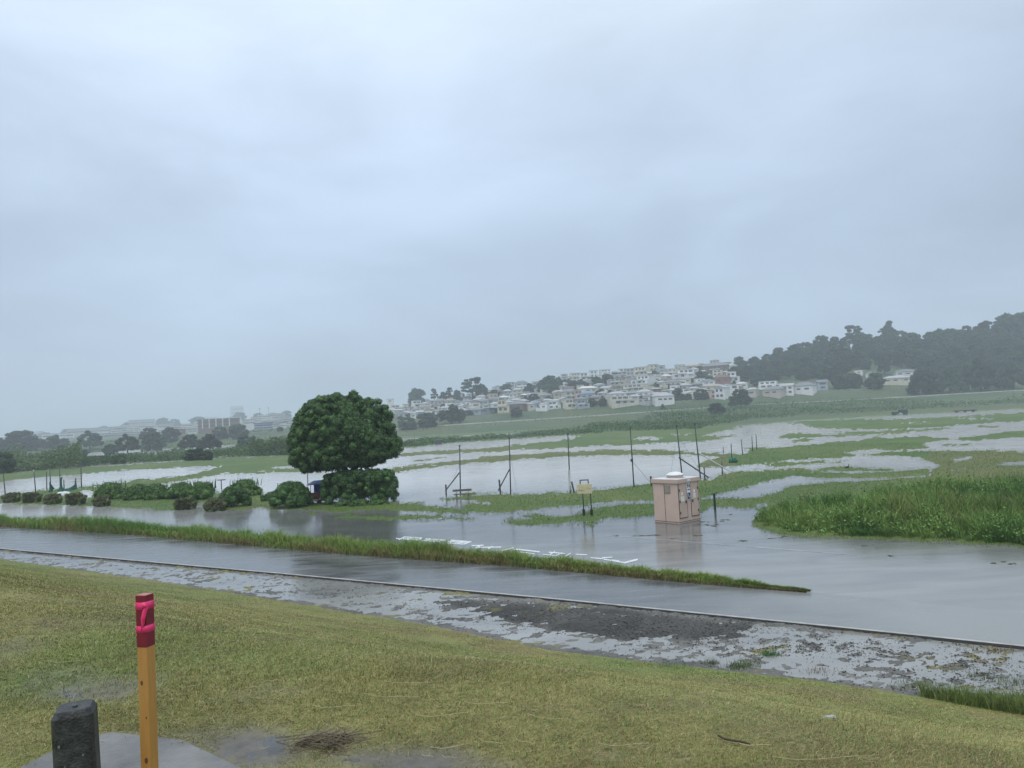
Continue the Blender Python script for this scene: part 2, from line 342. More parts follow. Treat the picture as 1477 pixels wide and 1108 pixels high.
def blades(root, h, w, lean, col):
    """bent grass blades: two quads each"""
    n = len(root); a = rng.uniform(0, 2*np.pi, n); sx = np.stack([np.cos(a), np.sin(a), np.zeros(n)], 1)*(w/2)[:, None]
    up = np.zeros((n, 3)); up[:, 2] = h
    ln = np.zeros((n, 3)); ln[:, :2] = lean
    p0 = root; p1 = root + up*.58 + ln*.3; p2 = root + up*(1-.25*np.clip(np.hypot(lean[:, 0], lean[:, 1])/np.maximum(h, .01), 0, 1))[:, None] + ln
    V = np.stack([p0-sx, p0+sx, p1+sx*.8, p1-sx*.8, p2+sx*.08, p2-sx*.08], 1).reshape(-1, 3)
    i = np.arange(n)[:, None]*6
    Fa = np.concatenate([i+np.array([[0, 1, 2, 3]]), i+np.array([[3, 2, 4, 5]])], 0)
    return V, Fa, np.repeat(col, 6, 0)
def leaves(P, Nn, s, aspect=.6):
    """pointed leaf quads at P facing about Nn"""
    n = len(P); r = rng.normal(size=(n, 3)); Nn = Nn + .75*rng.normal(size=(n, 3)); Nn /= np.linalg.norm(Nn, axis=1)[:, None]+1e-9
    u = np.cross(Nn, r); u /= np.linalg.norm(u, axis=1)[:, None]+1e-9; v = np.cross(Nn, u)
    s = np.broadcast_to(np.asarray(s, float), (n,))[:, None]*rng.uniform(.65, 1.35, (n, 1))
    V = np.stack([P-u*s, P-v*s*aspect, P+u*s, P+v*s*aspect], 1).reshape(-1, 3)
    Fa = np.arange(n*4).reshape(-1, 4)
    return V, Fa
_ico = bmesh.new(); bmesh.ops.create_icosphere(_ico, subdivisions=2, radius=1.0); _ico.verts.ensure_lookup_table()
ICOV = np.array([v.co[:] for v in _ico.verts]); ICOF = np.array([[v.index for v in f.verts] for f in _ico.faces]); _ico.free()
ICOFq = np.concatenate([ICOF, ICOF[:, 2:]], 1)
def crown(clumps, nl, ls, core=.78, aspect=.6, squash=.9):
    """leaf clumps round a list of (x,y,z,r); returns verts, quads"""
    C = np.array(clumps, float); a = C[:, 3]**2; k = rng.choice(len(C), nl, p=a/a.sum())
    d = rng.normal(size=(nl, 3)); d /= np.linalg.norm(d, axis=1)[:, None]
    rr = C[k, 3]*rng.uniform(.78, 1.08, nl)
    P = C[k, :3] + d*rr[:, None]*np.array([1, 1, squash])
    keep = np.ones(nl, bool)
    for c in C:   # drop leaves buried deep in a neighbour
        keep &= np.linalg.norm((P-c[:3])/np.array([1, 1, squash]), axis=1) > c[3]*.7
    P = P[keep]; d = d[keep]
    V, Fa = leaves(P, d, ls, aspect)
    Vs, Fs = [V], [Fa]; off = len(V)
    if core:
        for c in C:
            j = 1 + .18*rng.normal(size=(len(ICOV), 1))
            Vs.append(c[:3] + ICOV*c[3]*core*j*np.array([1, 1, squash])); Fs.append(np.concatenate([ICOF, ICOF[:, :1]], 1)[:, :4]+off); off += len(ICOV)
    return Vs, Fs
def crown_obj(name, clumps, nl, ls, m, parent, core=.78, aspect=.6, squash=.9):
    Vs, Fs = crown(clumps, nl, ls, core, aspect, squash)
    nq = len(Fs[0]); V = np.concatenate(Vs)
    me = bpy.data.meshes.new(name)
    tri = [f[:, :3] for f in Fs[1:]]
    T = np.concatenate(tri) if tri else np.zeros((0, 3), int)
    idx = np.concatenate([Fs[0].ravel(), T.ravel()]).astype(np.int32)
    st = np.concatenate([np.arange(nq)*4, nq*4+np.arange(len(T))*3]).astype(np.int32)
    me.vertices.add(len(V)); me.vertices.foreach_set('co', V.astype(np.float32).ravel())
    me.loops.add(len(idx)); me.loops.foreach_set('vertex_index', idx); me.polygons.add(len(st)); me.polygons.foreach_set('loop_start', st)
    me.update(calc_edges=True); me.materials.append(m)
    o = bpy.data.objects.new(name, me); COL.objects.link(o)
    if parent: o.parent = parent
    return o

# ------------------------------------------------------------ ground sheet
Yr = np.concatenate([[-400, -150, -60, -25, -12, -6, -3, -1.2, 0], np.geomspace(.5, 11.7, 90)[:-1], F*CAMZ/np.arange(521, 26, -1.1), np.arange(236, 470, 2.4), np.geomspace(474, 1650, 60), [1800, 2300, 3000, 4000]])
tq = np.concatenate([[-9000, -6000, -4000, -2800, -2000, -1400, -1000, -700, -500, -350, -250], np.arange(-180, 1660, 2.2), [1740, 1850, 2000, 2200, 2500, 3000, 3800, 5000, 7500, 10500]])
wY = np.sqrt(Yr**2+4.0)
GX = ((tq-CX)/F)[None, :]*wY[:, None]; GY = np.repeat(Yr[:, None], len(tq), 1)
gzv, cls, td, sdv, gpx, gpy, gq = ground(GX.ravel(), GY.ravel())
x, y = GX.ravel(), GY.ravel()
V = np.stack([x, y, gzv], 1)
nr, nc = GX.shape; ii = np.arange(nr*nc).reshape(nr, nc)
Fa = np.stack([ii[:-1, :-1], ii[:-1, 1:], ii[1:, 1:], ii[1:, :-1]], -1).reshape(-1, 4)
def lerp(a, b, t): return np.asarray(a)*(1-t)[:, None] + np.asarray(b)*t[:, None]
LAWN_A, LAWN_B = (.275, .285, .088), (.335, .300, .115)
def lawn_col(x, y):
    n = fbm(x*.3, y*.3, 5, 9, .65); n2 = fbm(x*1.6, y*1.6, 4, 19, .65)
    c = lerp(LAWN_A, LAWN_B, np.clip(.5+n*.9, 0, 1)); nb_ = np.clip(fbm(x*.55, y*.9, 4, 29, .65)*2.2-.15, 0, .5); c = lerp(c, (.23, .185, .095), nb_); c = c*(1-.42*np.clip(n2+.1, 0, 1)[:, None])
    return lerp((.175, .25, .065), (0, 0, 0), 0*n)*np.clip(.1-n-n2*.5, 0, .8)[:, None] + c*(1-np.clip(.1-n-n2*.5, 0, .8))[:, None]
c0 = lawn_col(x, y)*.85; md = np.where(y > -5, mud_field(x, np.maximum(y, .8)), 0)*(td > 6)
c0 = c0*(1-md[:, None]) + np.array((.155, .148, .135))*md[:, None]
n1 = fbm(x*.15, y*.15, 4, 41); n2 = fbm(x*.9, y*.9, 3, 43)
c1 = lerp((.115, .115, .11), (.205, .20, .185), np.clip(.5+n2, 0, 1))
hp_ = np.where(cls == 1, smooth(poly_sd(gpx, gpy, np.array([(620, 866), (760, 868), (900, 880), (1090, 904), (1070, 924), (900, 926), (700, 894)], float))/9+.35), 0); c1 = c1*(1-.55*hp_[:, None])
gpatch = np.clip(fbm(x*.6, y*.8, 4, 57, .65)*4-.8+np.clip((500-gpx)/900, 0, .5), 0, 1); c1 = c1*(1-gpatch[:, None]) + np.array((.20, .19, .07))*gpatch[:, None]
far_dim = np.clip((y-60)/150, 0, 1)
c4 = lerp((.072, .135, .030), (.130, .172, .048), np.clip(.45+n1*.9+n2*.3, 0, 1))
ol = ((gpx > 560) & (gpx < 1060) & (gpy > 646) & (gpy < 690)) | ((gpx > 1340) & (gpy > 648) & (gpy < 692))
c4 = np.where(ol[:, None], c4*.55+np.array((.17, .15, .065))*.45, c4)
c3 = lerp((.07, .08, .03), (.12, .11, .05), np.clip(.5+n2, 0, 1))
c5 = lerp((.058, .100, .038), (.105, .130, .058), np.clip(.5+fbm(x*.03, y*.05, 4, 61)*1.4, 0, 1))
c5 = np.where(((y > 412) & (y < 440))[:, None], c5*.9+.012, c5)
cc = np.where((cls == 0)[:, None], c0, np.where((cls == 1)[:, None], c1, np.where((cls == 2)[:, None], .05, np.where((cls == 3)[:, None], c3, np.where((cls == 5)[:, None], c5, c4)))))
gm = mat('ground_turf', (1.1, 1.1, 1.1), (.7, .7, .7), 9.0, .75, .7, 30, attr=True, detail=8, spec=.3)
tag(npmesh('ground', V, Fa, gm, col=cc, smoothf=True), kind='structure')

# ------------------------------------------------------------ flood water
def water_mat():
    m = bpy.data.materials.new('flood_water'); m.use_nodes = True; t = m.node_tree; n = t.nodes; b = n['Principled BSDF']
    tcn = n.new('ShaderNodeTexCoord')
    no = n.new('ShaderNodeTexNoise'); no.inputs['Scale'].default_value = .06; no.inputs['Detail'].default_value = 5; t.links.new(tcn.outputs['Object'], no.inputs['Vector'])
    rp = n.new('ShaderNodeValToRGB'); rp.color_ramp.elements[0].position = .32; rp.color_ramp.elements[0].color = (.035, .042, .045, 1); rp.color_ramp.elements[1].position = .68; rp.color_ramp.elements[1].color = (.19, .19, .182, 1)
    n5 = n.new('ShaderNodeTexNoise'); n5.inputs['Scale'].default_value = .55; n5.inputs['Detail'].default_value = 6; n5.inputs['Distortion'].default_value = 1.0
    m5 = n.new('ShaderNodeMapping'); m5.inputs['Rotation'].default_value = (0, 0, R(25)); m5.inputs['Scale'].default_value = (.35, 1.3, 1); t.links.new(tcn.outputs['Object'], m5.inputs[0]); t.links.new(m5.outputs[0], n5.inputs['Vector'])
    av = n.new('ShaderNodeMath'); av.operation = 'MULTIPLY_ADD'; av.inputs[1].default_value = .5; t.links.new(n5.outputs['Fac'], av.inputs[0])
    hv = n.new('ShaderNodeMath'); hv.operation = 'MULTIPLY'; hv.inputs[1].default_value = .5; t.links.new(no.outputs['Fac'], hv.inputs[0]); t.links.new(hv.outputs[0], av.inputs[2])
    t.links.new(av.outputs[0], rp.inputs['Fac'])
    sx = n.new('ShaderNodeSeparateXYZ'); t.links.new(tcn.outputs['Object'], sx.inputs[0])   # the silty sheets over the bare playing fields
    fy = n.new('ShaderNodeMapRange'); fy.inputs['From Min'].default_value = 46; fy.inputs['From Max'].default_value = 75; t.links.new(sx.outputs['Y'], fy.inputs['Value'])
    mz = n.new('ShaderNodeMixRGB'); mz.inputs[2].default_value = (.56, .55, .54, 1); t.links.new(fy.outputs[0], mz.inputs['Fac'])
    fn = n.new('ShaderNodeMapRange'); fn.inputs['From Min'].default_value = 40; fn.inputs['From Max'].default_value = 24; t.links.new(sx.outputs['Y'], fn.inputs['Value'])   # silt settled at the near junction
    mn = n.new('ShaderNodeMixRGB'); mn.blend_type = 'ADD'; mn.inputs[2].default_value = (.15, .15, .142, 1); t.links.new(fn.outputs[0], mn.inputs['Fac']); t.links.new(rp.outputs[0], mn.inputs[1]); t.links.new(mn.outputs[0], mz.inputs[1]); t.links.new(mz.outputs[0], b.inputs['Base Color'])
    b.inputs['IOR'].default_value = 1.33
    r2 = n.new('ShaderNodeMapRange'); r2.inputs['To Min'].default_value = .06; r2.inputs['To Max'].default_value = .20
    n3 = n.new('ShaderNodeTexNoise'); n3.inputs['Scale'].default_value = .35; n3.inputs['Detail'].default_value = 4; t.links.new(tcn.outputs['Object'], n3.inputs['Vector'])
    t.links.new(n3.outputs['Fac'], r2.inputs['Value']); t.links.new(r2.outputs[0], b.inputs['Roughness'])
    nb = n.new('ShaderNodeTexNoise'); nb.inputs['Scale'].default_value = 7; nb.inputs['Detail'].default_value = 3; t.links.new(tcn.outputs['Object'], nb.inputs['Vector'])
    n4 = n.new('ShaderNodeTexNoise'); n4.inputs['Scale'].default_value = .9; n4.inputs['Detail'].default_value = 3; n4.inputs['Distortion'].default_value = 1.2; t.links.new(tcn.outputs['Object'], n4.inputs['Vector'])
    ad = n.new('ShaderNodeMath'); ad.operation = 'MULTIPLY_ADD'; ad.inputs[1].default_value = 1.6; t.links.new(n4.outputs['Fac'], ad.inputs[0]); t.links.new(nb.outputs['Fac'], ad.inputs[2])
    bn = n.new('ShaderNodeBump'); bn.inputs['Strength'].default_value = .35; bn.inputs['Distance'].default_value = .012; t.links.new(ad.outputs[0], bn.inputs['Height']); t.links.new(bn.outputs[0], b.inputs['Normal'])
    return m
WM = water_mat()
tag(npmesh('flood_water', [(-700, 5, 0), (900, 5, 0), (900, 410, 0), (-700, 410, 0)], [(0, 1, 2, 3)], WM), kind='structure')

# ------------------------------------------------------------ wet cycle path, kerb, markings
def wet_mat():
    m = bpy.data.materials.new('wet_asphalt'); m.use_nodes = True; t = m.node_tree; n = t.nodes; b = n['Principled BSDF']
    tcn = n.new('ShaderNodeTexCoord'); mpn = n.new('ShaderNodeMapping'); mpn.inputs['Rotation'].default_value = (0, 0, R(32)); mpn.inputs['Scale'].default_value = (.5, 2.2, 1); t.links.new(tcn.outputs['Object'], mpn.inputs[0])
    no = n.new('ShaderNodeTexNoise'); no.inputs['Scale'].default_value = .8; no.inputs['Detail'].default_value = 6; t.links.new(mpn.outputs[0], no.inputs['Vector'])
    rp = n.new('ShaderNodeValToRGB'); rp.color_ramp.elements[0].position = .35; rp.color_ramp.elements[0].color = (.085, .09, .095, 1); rp.color_ramp.elements[1].position = .68; rp.color_ramp.elements[1].color = (.16, .165, .17, 1)
    t.links.new(no.outputs['Fac'], rp.inputs['Fac'])
    an = n.new('ShaderNodeAttribute'); an.attribute_name = 'Col'; ms = n.new('ShaderNodeMixRGB'); ms.inputs[2].default_value = (.27, .275, .265, 1)   # silt washed over the junction
    t.links.new(an.outputs['Fac'], ms.inputs['Fac']); t.links.new(rp.outputs[0], ms.inputs[1]); t.links.new(ms.outputs[0], b.inputs['Base Color'])
    r2 = n.new('ShaderNodeMapRange'); r2.inputs['From Min'].default_value = .3; r2.inputs['From Max'].default_value = .7; r2.inputs['To Min'].default_value = .10; r2.inputs['To Max'].default_value = .30; t.links.new(no.outputs['Fac'], r2.inputs['Value']); t.links.new(r2.outputs[0], b.inputs['Roughness'])
    b.inputs['IOR'].default_value = 1.36
    nb = n.new('ShaderNodeTexNoise'); nb.inputs['Scale'].default_value = 11; nb.inputs['Detail'].default_value = 4; t.links.new(tcn.outputs['Object'], nb.inputs['Vector'])
    bn = n.new('ShaderNodeBump'); bn.inputs['Strength'].default_value = .3; bn.inputs['Distance'].default_value = .01; t.links.new(nb.outputs['Fac'], bn.inputs['Height']); t.links.new(bn.outputs[0], b.inputs['Normal'])
    return m
PM = wet_mat()
kpx = np.arange(-480, 1500, 12.0)
rows = []
for u in np.linspace(0, 1, 9):
    r_ = []
    for p in kpx:
        ky, sy = itp(KERB, p), itp(SNEAR+[(1300, 868), (1477, 886)], p)
        a = at(p, ky + (sy-ky)*u + (-1.2 if u == 1 else 0)); r_.append((a[0], a[1], .045 - .038*float(smooth((p-1000)/350))))
    rows.append(r_)
V = np.array(rows).reshape(-1, 3); ii = np.arange(len(V)).reshape(9, len(kpx))
tag(npmesh('cycle_path', V, np.stack([ii[:-1, :-1], ii[:-1, 1:], ii[1:, 1:], ii[1:, :-1]], -1).reshape(-1, 4), PM, smoothf=True, col=np.repeat(np.clip((np.tile(kpx, 9)-980)/330 + .35*fbm(V[:, 0]*.5, V[:, 1]*.5, 3, 4), 0, 1)[:, None], 3, 1)), kind='structure')
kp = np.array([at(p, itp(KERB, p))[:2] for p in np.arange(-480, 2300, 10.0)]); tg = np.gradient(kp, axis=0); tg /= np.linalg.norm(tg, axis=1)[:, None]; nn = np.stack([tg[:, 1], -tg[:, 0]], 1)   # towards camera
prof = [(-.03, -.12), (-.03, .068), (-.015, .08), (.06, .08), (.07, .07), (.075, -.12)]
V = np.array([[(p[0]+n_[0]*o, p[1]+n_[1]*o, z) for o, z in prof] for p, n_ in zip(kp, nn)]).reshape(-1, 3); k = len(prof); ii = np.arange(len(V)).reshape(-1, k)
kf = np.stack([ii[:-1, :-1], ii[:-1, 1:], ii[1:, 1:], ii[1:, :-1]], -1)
tag(npmesh('kerb', V, kf.reshape(-1, 4), [mat('kerb_concrete', (.48, .48, .47), (.3, .3, .29), 3, .55, .3, 40), mat('kerb_face_dark', (.045, .045, .043), (.02, .02, .02), 4, .7, .3, 40)], midx=np.tile([0, 0, 0, 0, 1], len(kf))), kind='structure')  # near face coloured much darker than the top
def pxquad(mb, pts, z, th=.003): mb.poly([(*at(a, b, z)[:2], z) for a, b in pts], th)
WP = mat('road_paint', (.86, .88, .9), (.55, .58, .6), 2.2, .3, detail=8)
mb = MB(); SZ = [.0035]
Z7 = lambda a, b: (560+a/3.992, 760+b/3.992)
def stroke(x0, y0, x1, y1, w):
    w *= 1.0   # a painted stroke between two points of the enlarged view, w thick in it
    d = math.hypot(x1-x0, y1-y0); nx, ny = -(y1-y0)/d*w/2, (x1-x0)/d*w/2
    if abs(ny) < 1.2: nx, ny = (w*1.6, 0)
    pxquad(mb, [Z7(x0-nx, y0-ny), Z7(x1-nx, y1-ny), Z7(x1+nx, y1+ny), Z7(x0+nx, y0+ny)], SZ[0], .0015); SZ[0] += .00018
for s_ in ((95, 58, 195, 64, 5), (80, 65, 190, 71, 4), (45, 67, 175, 76, 5), (95, 57, 60, 74, 6), (195, 63, 165, 77, 6), (140, 60, 110, 75, 5),
           (215, 69, 335, 76, 5), (190, 78, 300, 85, 5), (240, 66, 215, 84, 6), (290, 71, 262, 88, 6), (205, 73, 320, 81, 3),
           (360, 76, 480, 86, 5), (345, 84, 455, 94, 5), (330, 92, 440, 100, 5), (385, 77, 345, 96, 6), (430, 81, 400, 98, 6), (470, 85, 440, 99, 6), (355, 80, 470, 90, 3),
           (250, 106, 345, 116, 5), (290, 100, 270, 112, 6), (480, 108, 550, 106, 5), (520, 118, 650, 116, 6), (540, 104, 500, 122, 7), (600, 112, 575, 126, 6),
           (655, 136, 722, 121, 7), (735, 128, 872, 144, 7), (735, 126, 705, 140, 6), (760, 144, 840, 156, 5),
           (925, 146, 1020, 154, 6), (960, 142, 930, 160, 6), (1000, 150, 965, 166, 6), (1015, 172, 1050, 152, 6), (1080, 158, 1145, 161, 5), (890, 158, 960, 166, 4),
           (1165, 178, 1235, 183, 5), (1232, 178, 1290, 175, 6), (1240, 186, 1365, 207, 7), (1285, 190, 1330, 196, 4), (1360, 207, 1437, 187, 10)):
    stroke(*s_)
mb.build('road_lettering', WP)['kind'] = 'structure'
mb = MB(); pxquad(mb, [(57, 781), (63, 779), (83, 778.5), (78, 782)], .043, .005)
o = mb.build('path_dash', WP); o['kind'] = 'structure'
mb = MB()
el = [(560, 752), (700, 760), (877, 772), (1010, 783), (1140, 793), (1240, 801)]
for (a, b), (c, d) in zip(el[2:-1], el[3:]): pxquad(mb, [(a, b-.7), (c, d-.7), (c, d+.7), (a, b+.7)], .005, .003)
mb.build('road_edge_line', mat('worn_paint', (.34, .355, .355), (.16, .17, .17), 1.2, .25, detail=7))['kind'] = 'structure'

# ------------------------------------------------------------ trees and shrubs
M_LEAF_DARK = mat('leaf_dark', (.085, .165, .045), (.036, .085, .028), .9, .55, isl=.45, spec=.35)
M_LEAF_HEDGE = mat('leaf_hedge', (.080, .170, .040), (.034, .085, .026), 1.6, .5, isl=.5, spec=.4)
M_LEAF_MID = mat('leaf_mid', (.120, .215, .060), (.055, .115, .034), 1.2, .6, isl=.45, spec=.3)
M_LEAF_RED = mat('leaf_clipped', (.135, .145, .062), (.075, .085, .040), 2.5, .6, isl=.5, spec=.3)
M_LEAF_FAR = mat('leaf_far', (.060, .092, .040), (.024, .042, .022), .22, .7, isl=.4, spec=.2, objr=.4)
M_LEAF_FARB = mat('leaf_far_bright', (.080, .12, .045), (.045, .075, .03), .25, .7, isl=.4, spec=.2)
M_BARK = mat('bark', (.07, .055, .042), (.03, .025, .02), 5, .85, .6, 25)

def trunk(mb, base, top, r, limbs, spread, h):
    mb.rod(base, top, r, r*.7, 10)
    for i in range(limbs):
        a = i*6.283/limbs + random.uniform(-.4, .4); s = spread*random.uniform(.6, 1)
        mid = Vector(top)+Vector((math.cos(a)*s*.45, math.sin(a)*s*.45, h*.35)); end = Vector(top)+Vector((math.cos(a)*s, math.sin(a)*s, h*random.uniform(.6, .95)))
        mb.rod(top, mid, r*.55, r*.38, 7).rod(mid, end, r*.38, r*.12, 6)

# the big round tree
b = at(507, 722); rt = empty('round_tree', b)
tag(rt, 'large dark green tree with a broad round crown above the clipped hedge', 'tree')
sc_ = b[1]/F
mb = MB(); trunk(mb, (0, 0, -.2), (.0, 0, 1.9), .26, 7, 2.6, 2.8); mb.rod((.05, .1, .4), (-1.3, .3, 2.9), .13, .08, 7).rod((.1, 0, .6), (.9, .2, 2.6), .12, .07, 7); mb.build('trunk', M_BARK, rt, True)
cl = []
cx0 = -.55
for i in range(1150):
    d = rng.normal(size=3); d /= np.linalg.norm(d)
    lum = 1 + .06*math.sin(3*math.atan2(d[1], d[0])+1) + .05*math.sin(5*d[2]+d[0]*4) + .03*math.sin(9*d[0]+7*d[1])
    rho = math.hypot(d[0], d[1])
    if d[2] < 0: q_ = (rho**4.5+abs(d[2])**4.5)**(-1/4.5); d = d*q_     # fuller skirt low down
    k_ = random.uniform(.84, 1.0)
    low = 2.30 + .5*max(0, -d[0]-.1)
    cl.append((cx0+4.15*lum*d[0]*k_*.96, 4.0*lum*d[1]*k_*.96, 4.85+(3.45*lum*d[2] if d[2] > 0 else low*d[2])*k_*.96, random.uniform(.18, .40)))
for i in range(60):
    d = rng.normal(size=3); d /= np.linalg.norm(d); cl.append((cx0+2.9*d[0], 2.9*d[1], 5.0+1.9*d[2], .95))
crown_obj('crown', cl, 200000, .062, M_LEAF_DARK, rt, .74, .62)

# clipped hedge block and dome bush beside it
def shrub(name, px, pb, wpx, hpx, label, cat, m, n, ls, box=False, depth=None, loose=False, group=None, seed=0, top=1.0):
    p = at(px, pb); s = p[1]/F; w, h = wpx*s, hpx*s; dp = depth or w*.75
    root = empty(name, (p[0], p[1]+dp*.35, 0)); tag(root, label, cat, group)
    rr = random.Random(seed); cl = []
    k = int(26 + 10*w*h)
    for i in range(k):
        if box:
            u, v, t = rr.uniform(-1, 1), rr.uniform(-1, 1), rr.uniform(0, 1)
            f = rr.random()
            if f < .4: v = -1
            elif f < .7: t = 1
            elif f < .9: u = rr.choice((-1, 1))
            e = 1-.12*max(0, t-.6)
            r = rr.uniform(.2, .34)*min(1, h/2); cl.append((u*(w/2-r)*e, v*(dp/2-r)*e, r*.7+t*(h-1.75*r)*(1-.10*abs(u)**3), r))
        else:
            a = rr.uniform(0, 6.283); t = rr.uniform(.02, 1)**.8; c = math.sqrt(max(0, 1-(t*.98)**(2 if not loose else 1.6)))
            q_ = rr.uniform(.8, 1) if loose else 1
            r = rr.uniform(.16, .27)*h*(1.15 if loose else .9); cl.append(((w/2-r*.8)*c*math.cos(a)*q_, (dp/2-r*.8)*c*math.sin(a)*q_, r*.55+t*(h-1.35*r)*q_, r))
    cl.append((0, 0, h*.42, min(w, dp)*.33))
    if box:
        for u in np.linspace(-.7, .7, 5): cl.append((u*w/2, 0, h*.45, min(h, dp)*.38))
    crown_obj('foliage', cl, n, ls, m, root, .8, .55)
    if loose:
        nn_ = int(22*w); P = np.stack([np.array([rr.uniform(-.42, .42)*w for _ in range(nn_)]), np.array([rr.uniform(-.3, .3)*dp for _ in range(nn_)]), np.full(nn_, h*.55)], 1)
        V_, F_, C_ = blades(P, np.array([rr.uniform(.3, .62)*h for _ in range(nn_)]), np.full(nn_, .07), rng.normal(0, .14*h, (nn_, 2)), np.ones((nn_, 3)))
        npmesh('shoot', V_, F_, m, root)['kind'] = 'stuff'
    mb = MB()
    for i in range(3): mb.rod((rr.uniform(-.2, .2)*w, 0, -.15), (rr.uniform(-.3, .3)*w, rr.uniform(-.1, .1), h*.5), .035, .02, 6)
    mb.build('stem', M_BARK, root)
    return root
shrub('clipped_hedge', 515.5, 727, 108, 49, 'tall clipped block of green hedge standing under the big round tree', 'hedge', M_LEAF_HEDGE, 30000, .06, True, 3.0, seed=3)
shrub('low_shrub', 520, 731, 90, 9, 'low mixed weeds along the foot of the clipped hedge', 'bush', M_LEAF_MID, 6000, .06, False, 1.0, True, None, 35)
shrub('dome_bush', 415, 734, 64, 38, 'dome-shaped dark green bush left of the blue tarp shelter', 'bush', M_LEAF_HEDGE, 16000, .055, seed=4)
cs = None
for i, (px, pb, w, lab) in enumerate(((12, 725.5, 23, 'leftmost of the small clipped bushes along the flooded road'), (42, 726, 24, 'clipped bush second from the left in the roadside row'), (72, 728, 23, 'clipped bush in front of the collapsed green net'),
        (105, 729, 27, 'clipped bush beside the small puddle on the lawn, reflected in the water'), (143, 731, 23, 'small clipped bush in front of the leftmost loose shrub'), (264, 736, 29, 'clipped reddish-green bush left of the small notch of water'), (307, 738, 28, 'clipped reddish-green bush beside the little white marker block'))):
    if cs is None:
        cs = shrub('clipped_bush', px, pb, w, 14.5, lab, 'bush', M_LEAF_RED, 6500, .05, True, 1.3, group='small clipped bushes along the flooded road', seed=8); s0 = at(px, pb)[1]*w
    else:
        c = copy_tree(cs); p = at(px, pb); k = p[1]*w/s0; c.location = (p[0], p[1]+.45*k, 0); c.scale = (k, k*random.uniform(.9, 1.1), k*(1.05 if i < 5 else .98)); c.rotation_euler[2] = (0, 3.14, .1, 3.0, -.1, 3.2, .15)[i]; c['label'] = lab
for i, (px, pb, w, h, lab) in enumerate(((153, 722, 42, 24, 'loose green shrub left end of the unclipped shrubs'), (193, 722, 36, 21, 'rounded green shrub, second of the unclipped shrubs from the left'), (221, 722, 34, 22, 'loose green shrub with a white ball shape caught above it'), (255, 721, 42, 23, 'loose shrub behind the clipped bush with the notch of water'), (287, 722, 38, 25, 'loose shrub with upright shoots right end of the long row'))):
    shrub('loose_shrub', px, pb, w*1.15, h*1.08, lab, 'bush', M_LEAF_MID, 9000, .085, False, None, i != 1, 'unclipped shrubs on the lawn', 20+i)
shrub('round_bush', 334, 733, 47, 31, 'big dark rounded bush beside the white marker block', 'bush', M_LEAF_HEDGE, 12000, .06, seed=31)
shrub('loose_shrub', 349, 717, 50, 25, 'loose leafy shrub behind the big rounded bush', 'bush', M_LEAF_MID, 8000, .085, False, None, True, 'unclipped shrubs on the lawn', 33)
shrub('low_shrub', 388, 724, 40, 10, 'low grassy shrub between the rounded bush and the dome bush', 'bush', M_LEAF_MID, 4000, .07, False, None, True, None, 34)

# far trees: a few kinds built once, then copied
def far_tree(name, kind, seed):
    rr = random.Random(seed); root = empty(name, (0, 0, 0)); cl = []
    if kind == 'round':
        for i in range(46):
            a = rr.uniform(0, 6.283); t = rr.uniform(0, 1); c = math.sqrt(max(.12, 1-(1.7*t-.7)**2))
            r = rr.uniform(.10, .16); cl.append((.42*c*math.cos(a)*rr.uniform(.5, 1), .42*c*math.sin(a)*rr.uniform(.5, 1), .07+t*.79, r))
    elif kind == 'wide':
        for i in range(54):
            a = rr.uniform(0, 6.283); q_ = math.sqrt(rr.random()); zt = .5*(1-q_*q_)**.5
            r = rr.uniform(.09, .15); cl.append((.62*q_*math.cos(a), .5*q_*math.sin(a), .14+rr.uniform(.05, 1)*zt*1.35+.02, r))
    elif kind == 'pine':
        for lvl, (z, w) in enumerate(((.45, .36), (.6, .40), (.74, .33), (.88, .2))):
            for i in range(8):
                a = rr.uniform(0, 6.283); q_ = rr.uniform(.3, 1)*w; cl.append((q_*math.cos(a), q_*math.sin(a), z+rr.uniform(-.03, .03), rr.uniform(.07, .12)))
    else:
        for i in range(36):
            t = rr.uniform(0, 1); w = .36*(1-t)**.7*(.6+.4*rr.random()); a = rr.uniform(0, 6.283); cl.append((w*math.cos(a), w*math.sin(a), .2+.72*t, rr.uniform(.07, .12)))
    crown_obj('crown', cl, 5200, .030, M_LEAF_FAR, root, .72, .7, .8 if kind != 'pine' else .5)
    mb = MB(); trunk(mb, (0, 0, -.15), (0, 0, .34), .035, 5, .3, .4); mb.build('trunk', M_BARK, root)
    return root
PROTO = {}
def place_tree(kind, px, pb, wpx, hpx, label, group, p=None):
    key = (kind, random.randrange(3))
    p = (hit(px, pb, 20, 640) if px > 520 else hit(px, pb)) if p is None else p
    s = p[1]/F; h = hpx*s; w = wpx*s
    if key not in PROTO: o = PROTO[key] = far_tree('tree', kind, 50+len(PROTO)); 
    else: o = copy_tree(PROTO[key])
    o.location = (p[0], p[1], max(gz(p[0], p[1]), 0)-.15); h += p[2]-.15-o.location[2]
    bw = {'round': 1.05, 'wide': 1.42, 'pine': .95, 'cone': .85}[kind]
    o.scale = (w/bw, w/bw, h); o.rotation_euler[2] = random.uniform(0, 6.28)
    tag(o, label, 'tree', group); o['category'] = 'tree'
    if group: o['group'] = group
    elif 'group' in o: del o['group']
    return o
G1 = 'trees on the far left bank'
